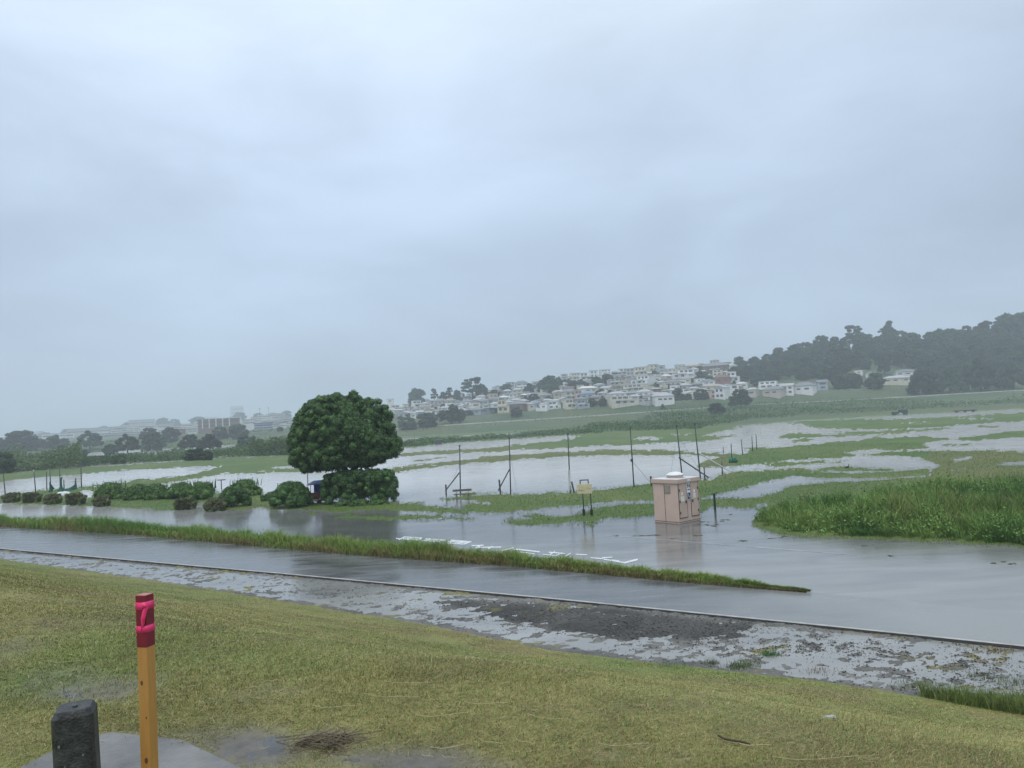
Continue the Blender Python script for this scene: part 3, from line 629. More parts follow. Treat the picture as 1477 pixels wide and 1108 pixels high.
for k, px, pb, w, h, lab in (('round', 33, 652, 56, 33, 'largest hazy dark tree on the far left bank, at the left edge'), ('wide', 76, 654, 54, 27, 'low spreading dark tree right of the largest tree on the far left bank'), ('round', -4, 654, 34, 24, 'dark tree cut by the left edge of the picture'),
        ('wide', 130, 652, 44, 30, 'umbrella-shaped dark tree standing alone below the long pale buildings'), ('wide', 184, 653, 42, 31, 'dark tree with gaps of light under its crown, second umbrella-shaped one'), ('round', 221, 650, 37, 29, 'dark round tree touching the paler trees behind it'),
        ('round', 215, 637, 28, 21, 'pale hazy tree behind the dark round tree'), ('round', 245, 638, 30, 23, 'pale hazy round tree below the reddish roof'), ('wide', 274, 649, 38, 27, 'left half of the broad double tree below the finned apartment block'), ('wide', 303, 649, 36, 28, 'right half of the broad double tree below the finned apartment block'),
        ('round', 318, 634, 26, 20, 'hazy tree in front of the finned apartment block'), ('round', 343, 634, 34, 24, 'hazy rounded tree right of the finned apartment block'), ('round', 352, 648, 26, 22, 'small dark tree by the far pale road, left of two'), ('wide', 366, 646, 24, 21, 'small dark tree by the far pale road, right of two'),
        ('round', 159, 656, 24, 17, 'low bushy tree between the two umbrella-shaped trees'), ('round', 112, 659, 34, 15, 'low dark bush at the foot of the umbrella-shaped tree'), ('round', 404, 622, 11, 7, 'tiny tree beside the blue sheeted building'), ('round', 283, 664, 40, 19, 'green bushy tree on the near side of the left river strip'), ('round', 299, 664, 18, 16, 'small green bush leaning right of the bushy riverside tree'), ('round', 172, 669, 26, 15, 'green bush at the water edge below the umbrella-shaped tree'),
        ('round', 6, 683, 34, 34, 'dark leafy tree at the left end of the willow thicket')):
    place_tree(k, px, pb, w, h, lab, G1)
G2 = 'trees among the hillside houses'
for k, px, pb, w, h, lab in (('round', 602, 584, 31, 26, 'rounded dark tree at the left end of the hilltop houses'), ('pine', 627, 584, 13, 25, 'small pine with a flat tuft, left of two on the skyline'), ('round', 639, 582, 14, 18, 'small rounded tree between the two skyline pines'), ('pine', 649, 583, 13, 25, 'umbrella pine standing on the skyline, right of two'), ('round', 660, 580, 14, 19, 'rounded tree left of the tallest skyline tree'), ('pine', 682, 579, 40, 36, 'tallest wide-topped tree on the left hill skyline'), ('round', 695, 576, 20, 24, 'tree merging into the right of the tallest left skyline tree'),
        ('round', 763, 568, 18, 16, 'round tree below the skyline houses'), ('round', 795, 568, 34, 28, 'large round tree rising above the middle of the hillside'), ('round', 783, 567, 22, 20, 'round tree joined to the large round tree on its left'), ('round', 770, 579, 18, 12, 'low round tree under the large round tree'), ('round', 806, 564, 16, 22, 'tree at the right shoulder of the large round tree'),
        ('round', 828, 560, 20, 12, 'tree below the white skyline houses'), ('round', 860, 559, 18, 17, 'dark tree left of the steep lane'), ('round', 876, 554, 22, 16, 'dark tree right of the steep lane'), ('round', 868, 571, 11, 11, 'small tree beside the blue-roofed house'), ('round', 854, 587, 14, 13, 'dark tree right of the grey-blue garage house'), ('round', 870, 586, 15, 12, 'dark round tree second right of the garage house'), ('round', 896, 583, 17, 8, 'low tree before the long flat building'),
        ('round', 944, 545, 10, 12, 'small skyline tree among the cream houses'), ('round', 978, 578, 19, 20, 'dark tree right of the white balcony apartments'), ('round', 1012, 577, 26, 17, 'broad dark tree before the lowest row of houses'), ('round', 993, 577, 12, 10, 'green tree between two broad dark trees'), ('round', 1013, 549, 26, 15, 'tree below the brown skyline building'), ('round', 1025, 553, 20, 12, 'tree left of the reddish-brown house'), ('round', 952, 556, 12, 9, 'small tree above the balcony apartments'),
        ('wide', 652, 613, 46, 35, 'large spreading tree on the far levee right of the big round tree'), ('round', 617, 616, 38, 22, 'dark rounded tree at the foot of the spreading levee tree'), ('round', 588, 620, 32, 20, 'hazy tree just right of the big round tree crown'), ('round', 745, 601, 20, 14, 'dark bush before the brown-walled house with grey roof'),
        ('round', 1034, 598, 26, 18, 'isolated dark round bush on the near side of the pale levee path'), ('wide', 1069, 588, 40, 32, 'dark broad tree at the levee foot left of the beige houses'), ('cone', 956, 591, 8, 9, 'thin bare-looking tree on the levee slope'), ('round', 822, 590, 8, 6, 'tiny bush before the cream house'), ('round', 710, 597, 14, 9, 'small bush left of the cream apartments'), ('round', 676, 600, 16, 9, 'low tree right of the spreading levee tree'), ('round', 968, 547, 16, 9, 'small tree left of the white hillside house'), ('round', 838, 560, 16, 14, 'tree below the second white skyline house'), ('round', 730, 566, 22, 13, 'tree under the white gabled skyline house'), ('round', 712, 575, 22, 14, 'tree right of the tallest left skyline tree')):
    place_tree(k, px, pb, w, h, lab, G2)
# big trees at the right edge of the levee, then the wooded hill behind
for k, px, pb, w, h, lab in (('wide', 1336, 571, 50, 46, 'big dark spreading tree, leftmost of the levee edge trees'), ('wide', 1372, 569, 46, 44, 'big dark tree second from left at the levee edge'), ('wide', 1415, 566, 56, 54, 'largest dark spreading tree at the levee edge'), ('wide', 1462, 563, 50, 48, 'dark spreading tree at the right end of the levee edge'),
        ('round', 1236, 561, 20, 24, 'rounded tree before the pale roof at the wood edge'), ('round', 1262, 561, 30, 25, 'broad rounded tree left of the hip-roofed house'), ('round', 1212, 562, 26, 22, 'rounded tree right of the blue-grey house'), ('round', 1320, 558, 18, 20, 'tree just right of the hip-roofed house')):
    place_tree(k, px, pb, w, h, lab, 'trees at the foot of the wooded hill')

# ------------------------------------------------------------ houses
WALL = dict(white=(.78, .78, .77), cream=(.66, .62, .52), grey=(.46, .47, .48), beige=(.54, .48, .42), pink=(.62, .42, .39), brown=(.22, .15, .12), bluegrey=(.38, .43, .49), yellow=(.64, .58, .42), reddish=(.30, .15, .13), slate=(.22, .24, .27))
ROOF = dict(grey=(.22, .23, .25), dark=(.11, .115, .125), blue=(.22, .28, .37), white=(.7, .71, .72), brown=(.17, .11, .08), pale=(.46, .47, .48), tan=(.45, .38, .3))
M_WIN = mat('window_glass', (.11, .12, .13), (.07, .075, .08), 1, .15)
M_SHUT = mat('balcony_white', (.62, .62, .6), (.5, .5, .48), .6, .6)
ORD = ['first', 'second', 'third', 'fourth', 'fifth', 'sixth', 'seventh', 'eighth', 'ninth', 'tenth', 'eleventh', 'twelfth', 'thirteenth', 'fourteenth', 'fifteenth', 'sixteenth', 'seventeenth', 'eighteenth', 'nineteenth', 'twentieth', 'twenty-first', 'twenty-second', 'twenty-third', 'twenty-fourth', 'twenty-fifth', 'twenty-sixth', 'twenty-seventh', 'twenty-eighth', 'twenty-ninth', 'thirtieth']
HOUSES = [  # px, base, width px, height px, wall, roof colour, roof shape
 (563,582,9,6,'white','pale','flat'),(572,592,16,7,'yellow','brown','flat'),(603,588,17,10,'white','white','flat'),(615,593,17,9,'cream','grey','gable'),(585,602,17,9,'grey','pale','gable'),(597,604,8,9,'white','white','gable'),(607,601,12,9,'bluegrey','pale','gable'),(620,596,13,8,'cream','tan','gable'),
 (635,585,17,10,'grey','grey','hip'),(649,583,14,8,'cream','tan','hip'),(661,584,10,7,'white','pale','gable'),(674,587,15,11,'white','grey','hip'),(691,583,18,9,'grey','pale','hip'),(686,598,22,10,'bluegrey','grey','hip'),(698,585,16,10,'grey','grey','hip'),(717,563,13,7,'white','pale','gable'),(703,597,20,8,'slate','dark','flat'),
 (727,596,17,20,'yellow','tan','flat'),(727,578,15,7,'white','white','hip'),(741,574,13,8,'white','grey','hip'),(748,593,25,15,'brown','grey','hip'),(758,576,9,8,'white','white','gable'),(764,592,10,11,'cream','tan','hip'),(771,590,16,12,'bluegrey','blue','hip'),(783,592,17,9,'white','white','flat'),(800,590,18,11,'white','white','flat'),(804,574,14,10,'beige','tan','gable'),
 (752,558,17,9,'grey','grey','hip'),(736,559,11,7,'grey','dark','flat'),(777,557,16,10,'grey','pale','gable'),(747,567,15,7,'cream','pale','hip'),(789,575,16,7,'grey','grey','hip'),(827,549,19,11,'cream','white','flat'),(844,549,16,11,'white','pale','flat'),(814,547,9,7,'grey','pale','flat'),(856,544,11,9,'white','grey','flat'),(876,541,21,8,'white','pale','flat'),
 (896,541,18,9,'white','white','flat'),(911,541,13,9,'grey','pale','flat'),(928,542,23,13,'cream','tan','flat'),(895,556,25,11,'beige','dark','flat'),(927,555,27,13,'white','pale','flat'),(923,564,33,10,'cream','pale','flat'),(847,567,30,10,'cream','white','hip'),(821,577,19,16,'beige','grey','hip'),(835,576,15,13,'pink','tan','flat'),(848,576,21,12,'bluegrey','blue','hip'),
 (822,589,16,13,'cream','white','flat'),(840,588,18,11,'bluegrey','grey','flat'),(859,578,15,8,'beige','grey','hip'),(889,574,28,9,'white','pale','hip'),(897,584,41,13,'cream','white','flat'),(912,572,15,7,'grey','blue','hip'),(930,572,21,10,'white','pale','hip'),(932,583,18,9,'grey','dark','flat'),
 (953,539,11,11,'grey','grey','flat'),(958,543,8,7,'white','pale','flat'),(985,546,31,13,'white','pale','flat'),(999,534,19,9,'beige','tan','hip'),(1011,532,10,8,'grey','grey','hip'),(1033,538,35,15,'brown','grey','hip'),(1057,534,12,9,'white','pale','gable'),(1048,541,14,6,'grey','pale','hip'),(1041,554,23,14,'reddish','brown','hip'),(1058,552,18,16,'white','white','flat'),
 (969,558,25,10,'cream','grey','hip'),(991,553,10,6,'cream','pale','flat'),(988,562,16,9,'grey','pale','hip'),(1005,560,15,8,'slate','grey','hip'),(1021,556,18,9,'white','grey','hip'),(1029,563,29,9,'cream','tan','hip'),(1029,575,11,12,'pink','grey','flat'),(1042,575,16,19,'white','bluegrey','gable'),(1057,570,13,15,'white','pale','flat'),(955,582,29,16,'white','pale','hip'),(935,582,11,13,'white','grey','hip'),(946,566,14,7,'brown','tan','hip'),(996,571,12,7,'white','white','gable'),
 (1086,572,14,13,'beige','pale','hip'),(1113,560,34,10,'white','white','flat'),(1117,571,26,14,'beige','grey','hip'),(1137,569,16,16,'white','pale','gable'),(1161,567,28,16,'white','grey','hip'),(1178,562,7,11,'grey','grey','flat'),(1186,562,14,14,'bluegrey','grey','gable'),(1071,531,13,7,'white','pale','hip'),(1078,527,21,7,'grey','grey','hip'),
 (1236,541,16,6,'white','white','flat'),(1255,544,12,8,'white','pale','gable'),(1306,543,30,10,'white','grey','hip'),(1292,553,39,11,'cream','pale','hip'),
 (666,597,14,8,'grey','pale','hip'),(714,589,12,9,'white','pale','hip'),(778,566,12,7,'white','grey','hip'),(813,582,11,9,'cream','pale','gable'),(875,565,14,8,'white','pale','gable'),(972,569,16,9,'white','pale','hip'),(1012,568,14,8,'cream','pale','hip'),(908,548,14,7,'white','grey','hip'),(1014,541,12,7,'white','pale','hip'),(1072,543,16,9,'white','pale','hip'),(1070,560,12,9,'white','white','hip'),(565,597,14,8,'white','pale','hip'),(650,597,12,8,'white','pale','hip'),
 (868,550,12,8,'white','pale','flat'),(888,548,11,7,'grey','white','flat'),(946,552,12,8,'white','pale','flat'),(962,548,12,8,'cream','white','hip'),(978,552,11,7,'white','grey','hip'),(1002,549,12,8,'white','pale','flat'),(1020,546,11,7,'grey','pale','hip'),(915,577,13,8,'white','pale','hip'),(878,578,12,8,'white','grey','hip'),(790,583,12,8,'white','pale','hip'),(756,584,11,8,'grey','pale','hip'),(733,586,10,8,'white','pale','hip'),(669,591,12,8,'white','pale','gable'),(641,593,11,7,'white','pale','hip'),(762,562,12,7,'white','pale','hip'),(1050,563,13,9,'white','pale','hip'),(1003,574,12,8,'white','pale','hip'),(966,576,11,9,'white','grey','hip')]
_r = random.Random(77); _k = 0
for _i in range(4000):
    px = _r.uniform(572, 1064); lo_ = yh(px)-(itp(CREST, px)-5.5)/446*F; hi_ = yh(px)-itp(ETOP, px)
    pb = _r.uniform(hi_-1, lo_-2); w_, h_ = _r.uniform(9, 15), _r.uniform(6, 9)
    if any(abs(px-t[0]) < (t[2]+w_)*.36 and abs(pb-t[1]) < 4.2 for t in HOUSES): continue
    HOUSES.append((px, pb, w_, h_, _r.choice(('white', 'white', 'white', 'cream', 'grey', 'beige')), _r.choice(('grey', 'dark', 'pale', 'pale', 'brown')), _r.choice(('hip', 'hip', 'gable', 'flat'))))
    _k += 1
    if _k >= 105: break
def house(p, w, h, d, rz, wc, rc, shape, wpx, hpx):
    o = empty('house', p, rz)
    wm = mat('wall_'+wc, WALL[wc], tuple(v*.82 for v in WALL[wc]), .5, .8); rm = mat('roof_'+rc, ROOF.get(rc, WALL.get(rc)), None, .8, .6)
    rh = 0 if shape == 'flat' else min(h*.34, w*.22)
    wh = h-rh
    mb = MB()
    step = shape == 'flat' and wpx > 14
    if step:   # a set-back upper storey
        k = random.choice((-1, 1))
        mb.box((0, 0, wh*.27-2), (w, d, wh*.54+4)); mb.box((k*w*.14, d*.1, wh*.54+wh*.21), (w*.70, d*.75, wh*.42+.02))
    else: mb.box((0, 0, wh/2-2), (w, d, wh+4))
    mb.build('wall', wm, o)
    mb = MB(); e = .45
    if shape == 'flat':
        if step:
            mb.box((k*w*.14, d*.1, wh*.96+.12), (w*.70+e, d*.75+e, .28)); mb.box((-k*w*.36, 0, wh*.54+.1), (w*.27, d+.3, .22))
        else: mb.box((0, 0, wh+.13), (w+e, d+e, .3))
    elif shape == 'gable':
        mb.hull([(-w/2-e, -d/2-e, wh), (w/2+e, -d/2-e, wh), (-w/2-e, d/2+e, wh), (w/2+e, d/2+e, wh), (0, -d/2-e, wh+rh), (0, d/2+e, wh+rh)] if random.random() < .5 else
                [(-w/2-e, -d/2-e, wh), (w/2+e, -d/2-e, wh), (-w/2-e, d/2+e, wh), (w/2+e, d/2+e, wh), (-w/2-e, 0, wh+rh), (w/2+e, 0, wh+rh)])
    else:
        mb.hull([(-w/2-e, -d/2-e, wh), (w/2+e, -d/2-e, wh), (-w/2-e, d/2+e, wh), (w/2+e, d/2+e, wh), (-w*.22, 0, wh+rh), (w*.22, 0, wh+rh)])
    mb.build('roof', rm, o)
    nf = 2 if wh > 4.2 else 1
    nw = 1 if w < 6 else (2 if w < 11 else (3 if w < 17 else 5))
    for f in range(nf):
        for i in range(nw):
            zc = (f+.58)*wh*(.50 if nf == 2 else 1)*(.96)
            xx = ((i+.5)/nw-.5)*w*.86 + random.uniform(-.04, .04)*w
            if step and f == 1: xx = k*w*.14 + ((i+.5)/nw-.5)*w*.62
            yy = -d/2 if not (step and f == 1) else d*.1-d*.375
            MB().box((xx, yy-.02, zc), (w*.5/nw*random.uniform(.7, 1.15), .14, min(1.5, wh*.22))).build('window', M_WIN, o)
    if wpx > 13 and nf == 2 and shape != 'gable' and random.random() < .7:
        MB().box((random.uniform(-.15, .15)*w, -d/2-.45, wh*.50), (w*random.uniform(.35, .7), .8, .75)).build('balcony', M_SHUT, o)
    return o
cnt = {}
SH = {'flat': 'flat-roofed', 'hip': 'hip-roofed', 'gable': 'gabled'}
WN = dict(white='white', cream='cream', grey='grey', beige='beige', pink='pink', brown='brown', bluegrey='blue-grey', yellow='pale yellow', reddish='reddish-brown', slate='dark slate')
hs = []
for h_ in HOUSES:
    base = yh(h_[0]) - h_[1]
    lo = itp(CREST, h_[0]); cy = (lo-5.5)/446*F
    row = 'lowest' if base < cy+5 else ('ridge' if base > itp(ETOP, h_[0])-7 else 'middle')
    hs.append((h_, row))
for (h_, row) in sorted(hs, key=lambda t: t[0][0]):
    px, pb, w, h, wc, rc, shp = h_
    p = hit(px, pb, 430, 700); s = p[1]/F
    o = house(p, w*s, h*s, min(11, max(6, w*s*.75)), math.atan2(p[0], p[1])*-1 + random.choice((-.5, -.3, -.1, .1, .25, .4)), wc, rc, shp, w, h)
    key = (wc, shp, rc, row); cnt[key] = cnt.get(key, 0)+1
    rn = {'bluegrey': 'blue-grey'}.get(rc, rc)
    tag(o, f"{ORD[cnt[key]-1]} from left of {WN[wc]} {SH[shp]} {rn}-roofed houses in the hillside's {row} row", 'house', 'houses on the hillside')
# long cream building gets a bent arch-like gallery; town far to the left
def block(name, px, pb, w, h, Y, label, wc, rc, fins=0, roofc=None):
    p = atY(px, pb, Y); s = Y/F; o = empty(name, p, -math.atan2(p[0], p[1])); W_, H_ = w*s, h*s
    MB().box((0, 0, H_/2-3), (W_, 14, H_+6)).build('wall', mat('wall_'+wc, WALL[wc], tuple(v*.82 for v in WALL[wc]), .5, .8), o)
    MB().box((0, 0, H_+.3), (W_+1, 15, .6)).build('roof', mat('roof_'+rc, ROOF[rc], None, .8, .6), o)
    for i in range(fins): MB().box((((i+.5)/fins-.5)*W_*.8-W_*.07, -7.6, H_*.52), (W_*.028, 1.3, H_*1.12)).build('fin', M_SHUT, o)
    for f in range(2 if h > 6 else 1):
        MB().box((0, -7.05, H_*(.3+.4*f)), (W_*.94, .2, H_*.16)).build('window', M_WIN, o)
    return tag(o, label, 'building', 'buildings of the far left town')
block('apartment_building', 316, 617, 56, 12, 620, 'brown apartment block with upright white fins above the far trees', 'brown', 'grey', 5)
block('factory', 132, 624, 62, 6, 1000, 'long low pale building faintly seen through the haze', 'grey', 'pale')
block('factory', 174, 636, 56, 11, 800, 'long grey building with dark window bands behind the umbrella-shaped trees', 'grey', 'grey')
block('factory', 84, 636, 40, 10, 850, 'pale low building behind the spreading tree on the left', 'white', 'pale')
block('sheeted_building', 380, 620, 25, 9, 560, 'building wrapped in blue sheeting near the far levee', 'bluegrey', 'blue')
bs = [o for o in COL.objects if o.name.startswith('sheeted_building')][0]
bs.children[0].data.materials[0] = mat('blue_sheet', (.09, .22, .46), (.06, .16, .36), .3, .5)
for px, pb, w, h, Y, wc, rc, lab in ((259, 626, 16, 6, 620, 'reddish', 'brown', 'reddish low house beside the pale hazy trees'), (396, 617, 13, 7, 580, 'white', 'pale', 'small white house right of the blue sheeted building'), (409, 616, 9, 6, 580, 'white', 'grey', 'tiny white house beside the round tree crown'), (278, 628, 12, 5, 600, 'white', 'pale', 'white house left of the finned apartment block'),
        (360, 612, 14, 6, 640, 'white', 'pale', 'white house right of the finned apartment block'), (60, 634, 26, 7, 950, 'grey', 'pale', 'faint pale building at the left beyond the trees'), (215, 622, 24, 6, 900, 'white', 'grey', 'faint white building above the pale hazy tree'), (20, 637, 30, 6, 1100, 'grey', 'pale', 'faintest low building at the left horizon'), (240, 617, 20, 5, 1000, 'grey', 'pale', 'faint grey roofs left of the finned block'),
        (400, 604, 22, 7, 1200, 'grey', 'pale', 'very faint block on the horizon left of the round tree'), (342, 600, 18, 14, 2600, 'grey', 'pale', 'very faint tall tower on the horizon behind the finned block'), (205, 612, 34, 6, 1250, 'grey', 'pale', 'very faint row of roofs on the left horizon')):
    block('town_building', px, pb, w, h, Y, lab, wc, rc)
rr = random.Random(21)
for i in range(46):
    px = rr.uniform(-10, 425); Y_ = rr.uniform(720, 1320); zc = gz((px-CX)/F*Y_, Y_)-.5
    pb = yh(px)-(zc-5.5)/Y_*F; block('town_building', px, pb, rr.uniform(8, 22), rr.uniform(5, 9), Y_, 'small pale building among the roofs of the far hazy town', rr.choice(('white', 'grey', 'cream', 'white')), rr.choice(('pale', 'grey', 'white')))
for px, pb, w, h in ((210, 612, 26, 10), (235, 610, 22, 12), (252, 610, 20, 9), (285, 608, 26, 11), (345, 603, 22, 13), (372, 602, 18, 10), (393, 602, 22, 10), (413, 600, 18, 12), (150, 618, 18, 6), (98, 622, 20, 6), (60, 626, 16, 5), (185, 614, 22, 8)):
    place_tree('round', px, pb, w, h*.7, 'faint hazy tree clump on the far left horizon', 'faint trees on the far left horizon', atY(px, pb, 1330))

# wooded hill: individual trees, kept clear of the houses
boxes = [(a-b_/2-2, c-d_-1, a+b_/2+2, c+3) for (a, c, b_, d_, *_r) in HOUSES if a > 1050]
n = 0; rr = random.Random(5)
spots = []
for i in range(3000):
    px = rr.uniform(1062, 1500); top = yh(px)-itp(ETOP, px); lowb = yh(px)-(itp(CREST, px)-5.5)/446*F-3
    pb = top+1 + (lowb-top)*rr.random()**1.1
    if px < 1110 and pb > 556: continue
    if any(b_[0]-6 < px < b_[2]+6 and b_[1] < pb < b_[3]+14 for b_ in boxes): continue
    if any(abs(px-a) < 11 and abs(pb-c) < 5.5 for a, c in spots): continue
    spots.append((px, pb))
    if len(spots) >= 170: break
for px, pb in sorted(spots, key=lambda t: t[1]):
    k = rr.choice(('round', 'round', 'round', 'wide', 'cone', 'pine'))
    top = yh(px)-itp(ETOP, px); hh = rr.uniform(18, 27)
    if px < 1110: hh *= .75
    p = hit(px, pb, 432, 690)
    place_tree(k, px, pb, hh*rr.uniform(.9, 1.25), hh, 'dark hazy tree in the dense wood on the right hill', 'trees of the wooded right hill', p)
for px, pb, w, h, k, lab in ((1232, 497, 34, 30, 'pine', 'broad layered tree on the skyline above the wood'), (1284, 496, 30, 34, 'cone', 'tall pointed tree on the middle of the wooded skyline'), (1358, 508, 34, 36, 'round', 'tree with a small tuft standing above the dip in the skyline'), (1424, 496, 30, 34, 'pine', 'layered tree left of the highest wooded summit'), (1456, 488, 46, 38, 'round', 'broad tree on the highest wooded summit at the right edge'), (1478, 486, 40, 38, 'round', 'tree cut by the right edge on the wooded summit'), (1185, 508, 28, 26, 'round', 'rounded skyline tree on the left shoulder of the wood'), (1150, 518, 26, 24, 'round', 'rounded tree lower on the left shoulder of the wood')):
    place_tree(k, px, pb, w, h, lab, 'trees of the wooded right hill')

rr = random.Random(15); n = 0
for i in range(2000):
    px = rr.uniform(575, 1066); lowb = yh(px)-(itp(CREST, px)-5.5)/446*F; top = yh(px)-itp(ETOP, px); pb = rr.uniform(top, lowb-1)
    if any(abs(px-t[0]) < t[2]*.5+2 and -2 < t[1]-pb < t[3]*.7 for t in HOUSES): continue
    place_tree(rr.choice(('round', 'round', 'cone')), px, pb, rr.uniform(5, 12), rr.uniform(5, 9), 'small dark garden tree squeezed between the hillside houses', 'small garden trees between the hillside houses'); n += 1
    if n >= 90: break
rr = random.Random(16)
for i in range(34):
    px = rr.uniform(1058, 1125); lowb = yh(px)-(itp(CREST, px)-5.5)/446*F; top = yh(px)-itp(ETOP, px); pb = rr.uniform(top+1, lowb-12)
    if px < 1068 and pb > 548: continue
    hh = rr.uniform(11, 19); place_tree('round', px, pb, hh*1.2, hh, 'dark hazy tree in the dense wood on the right hill', 'trees of the wooded right hill')
# utility poles on the hill and posts on the levee
M_GREY = mat('galvanised', (.32, .33, .34), (.2, .2, .21), 4, .5, metallic=.3)
for px, pb, h, lab in ((1061, 531, 14, 'tall utility pole beside the white gabled skyline house'), (1016, 529, 9, 'utility pole above the beige skyline roof'), (977, 541, 11, 'utility pole left of the white skyline house'), (987, 538, 10, 'utility pole with antenna above the white skyline house'), (1094, 523, 10, 'utility pole left of the wooded hill'), (723, 558, 9, 'utility pole on the left skyline'), (934, 600, 26, 'slim pole on the levee below the cream houses'), (1329, 575, 14, 'slim pale post before the dark levee trees'), (815, 545, 8, 'utility pole left of the flat skyline houses'), (903, 536, 9, 'utility pole above the white skyline houses'), (375, 604, 16, 'utility pole in the far town left of the round tree'), (388, 603, 16, 'second utility pole in the far town by the blue sheeting')):
    p = hit(px, pb) if px > 500 else atY(px, pb, 640); H_ = h*p[1]/F
    o = empty('utility_pole', p); tag(o, lab, 'pole', 'poles on the far bank')
    MB().rod((0, 0, -1), (0, 0, H_), .17, .12, 8).build('pole', M_GREY, o)
    if H_ > 4.4 and px not in (934, 1329): MB().box((0, 0, H_*.9), (2.2, .12, .14)).build('crossarm', M_GREY, o)
# pale concrete path along the levee berm with its raised front edge
pp = []
for px in np.arange(420, 1700, 20.0):
    t = (px-CX)/F
    zb = float(far_z(np.array([px]), np.array([407.0]))[0])
    for Y, dz in ((404.8, -.4), (404.8, .45), (409.5, .50), (410.5, -.3)): pp.append((t*Y, Y, zb+dz))
ii = np.arange(len(pp)).reshape(-1, 4)
tag(npmesh('levee_path', pp, np.stack([ii[:-1, :-1], ii[1:, :-1], ii[1:, 1:], ii[:-1, 1:]], -1).reshape(-1, 4), mat('pale_concrete', (.33, .36, .31), (.24, .27, .22), .3, .6)), kind='structure')

# ------------------------------------------------------------ field objects
M_POLE = mat('pole_dark', (.075, .08, .085), (.04, .042, .045), 5, .5)
M_POLEW = mat('pole_pale', (.62, .63, .63), (.45, .46, .46), 5, .45)
M_WIRE = mat('wire', (.16, .17, .18), None, 4, .5)
M_NET = mat('net_green', (.02, .12, .085), (.015, .08, .06), 6, .8)
M_WOODG = mat('old_wood', (.16, .14, .12), (.09, .08, .07), 4, .8, .3, 30)
def P3(px, py, Y): return Vector(atY(px, py, Y))
def local(o, pts): return [Vector(p)-o.location for p in pts]
def pole(base, top, r, label, cat='pole', group='posts of the ball field net', name='net_pole', props=(), cap=True):
    """base/top pixels at one depth; props: (part, material, radius, from pixel, to pixel, depth offset)"""
    b = at(*base); Y = b[1]; o = empty(name, b); tag(o, label, cat, group)
    t = P3(*top, Y)-o.location
    MB().rod((0, 0, -.25), t, r, r*.85, 10).build('pole', M_POLE, o, True)
    if cap: MB().box(t, (r*3, r*3, .07)).build('cap', M_POLE, o)
    for nm, m, rr_, a, c, dy in props:
        A = P3(*a, Y+(dy[0] if isinstance(dy, tuple) else 0))-o.location; C_ = P3(*c, Y+(dy[1] if isinstance(dy, tuple) else dy))-o.location
        MB().rod(A, C_, rr_, None, 8).build(nm, m, o)
    return o
pole((664, 714), (663, 643), .048, 'leftmost tall net pole, with a slanting brace, behind the bench', props=(('brace', M_POLE, .045, (662.5, 682), (644, 706), 0), ('stake', M_POLE, .06, (644, 721), (643, 699), 0), ('stay_wire', M_WIRE, .008, (662, 672), (654, 690), 0)))
pole((736.5, 712.5), (734.5, 632), .048, 'second tall net pole from the left, braced to a short crooked stake', props=(('brace', M_POLE, .045, (735, 677), (718.5, 708), 0), ('stake', M_POLE, .06, (722, 713), (720, 692), 0), ('stay_wire', M_WIRE, .008, (736, 655), (746, 712), 0)))
pole((822.5, 711), (819, 626), .048, 'tall net pole with a pale lower sleeve and leaning props, left of the sign board', props=(('sleeve', M_POLEW, .08, (822.3, 707), (820.6, 678), 0), ('prop', M_POLEW, .06, (826, 714), (822, 700), -.3), ('stake', M_POLE, .06, (828.5, 712), (824.5, 695), .2), ('stay_wire', M_WIRE, .01, (828, 708), (842, 712), 0)))
pole((914.5, 703.5), (909, 617.5), .048, 'tall net pole held by a stay wire left of the pink booth', props=(('stay_wire', M_WIRE, .012, (911.5, 665), (939, 697), 0), ('stake', M_POLE, .07, (940.5, 710), (938.5, 687), 0), ('collar', M_POLE, .1, (911.3, 666), (911.2, 662), 0)))
pole((984.5, 691), (976, 614), .056, 'leaning net pole right behind the booth with a long dark brace', props=(('brace', M_POLE, .055, (979, 660), (1025, 691), 0), ('stay_wire', M_WIRE, .008, (974, 635), (967, 690), 0), ('second_stay', M_WIRE, .008, (980, 633), (1005, 672), 0)))
pole((1010.5, 689), (1002, 611.5), .056, 'rightmost tall net pole with a pale slanting brace', props=(('brace', M_POLEW, .05, (1007, 653), (1053, 680), 0),))
for (b, t, lab) in (((1017, 693), (1015.5, 673.5), 'short dark post where the long dark brace ends'), ((1042, 684.5), (1041, 665), 'short dark post beside the crumpled green net'), ((1055.5, 664), (1054.5, 640), 'thin fence post at the water edge behind the crumpled net'), ((1071.5, 656.5), (1069, 633.5), 'thin fence post, third from the far end of the short fence'), ((1085.5, 651), (1084.5, 629.5), 'thin fence post, second from the far end of the short fence'), ((1091.5, 649), (1090.5, 626.5), 'thinnest fence post at the far end of the short fence'), ((1043.5, 654), (1043, 645), 'tiny post standing on the far dark strip')):
    pole(b, t, .055, lab, group='short fence posts right of the booth', name='fence_post', cap=False)
for (b, t, lab, ex) in (((8, 714), (4.5, 682), 'dark post at the left edge, left of the collapsed nets', ()), ((51.5, 709), (49, 680), 'dark post with a little white top left of the collapsed nets', (('white_tip', M_POLEW, .07, (48.5, 680), (48.2, 677.5), 0),)), ((67.5, 707), (67, 681), 'thin pole left of the first net drape', ()), ((73, 708), (72, 676), 'pole carrying the first green net drape', ()), ((87, 704), (86, 676), 'thin pole between the two dark net drapes', ()), ((92.5, 706), (92, 692), 'shortest post between the net drapes', ()), ((117.5, 703.5), (116.5, 662), 'tall thin pole at the right of the collapsed nets', ())):
    pole(b, t, .06, lab, group='posts of the left practice net', name='net_pole', props=ex, cap=False)
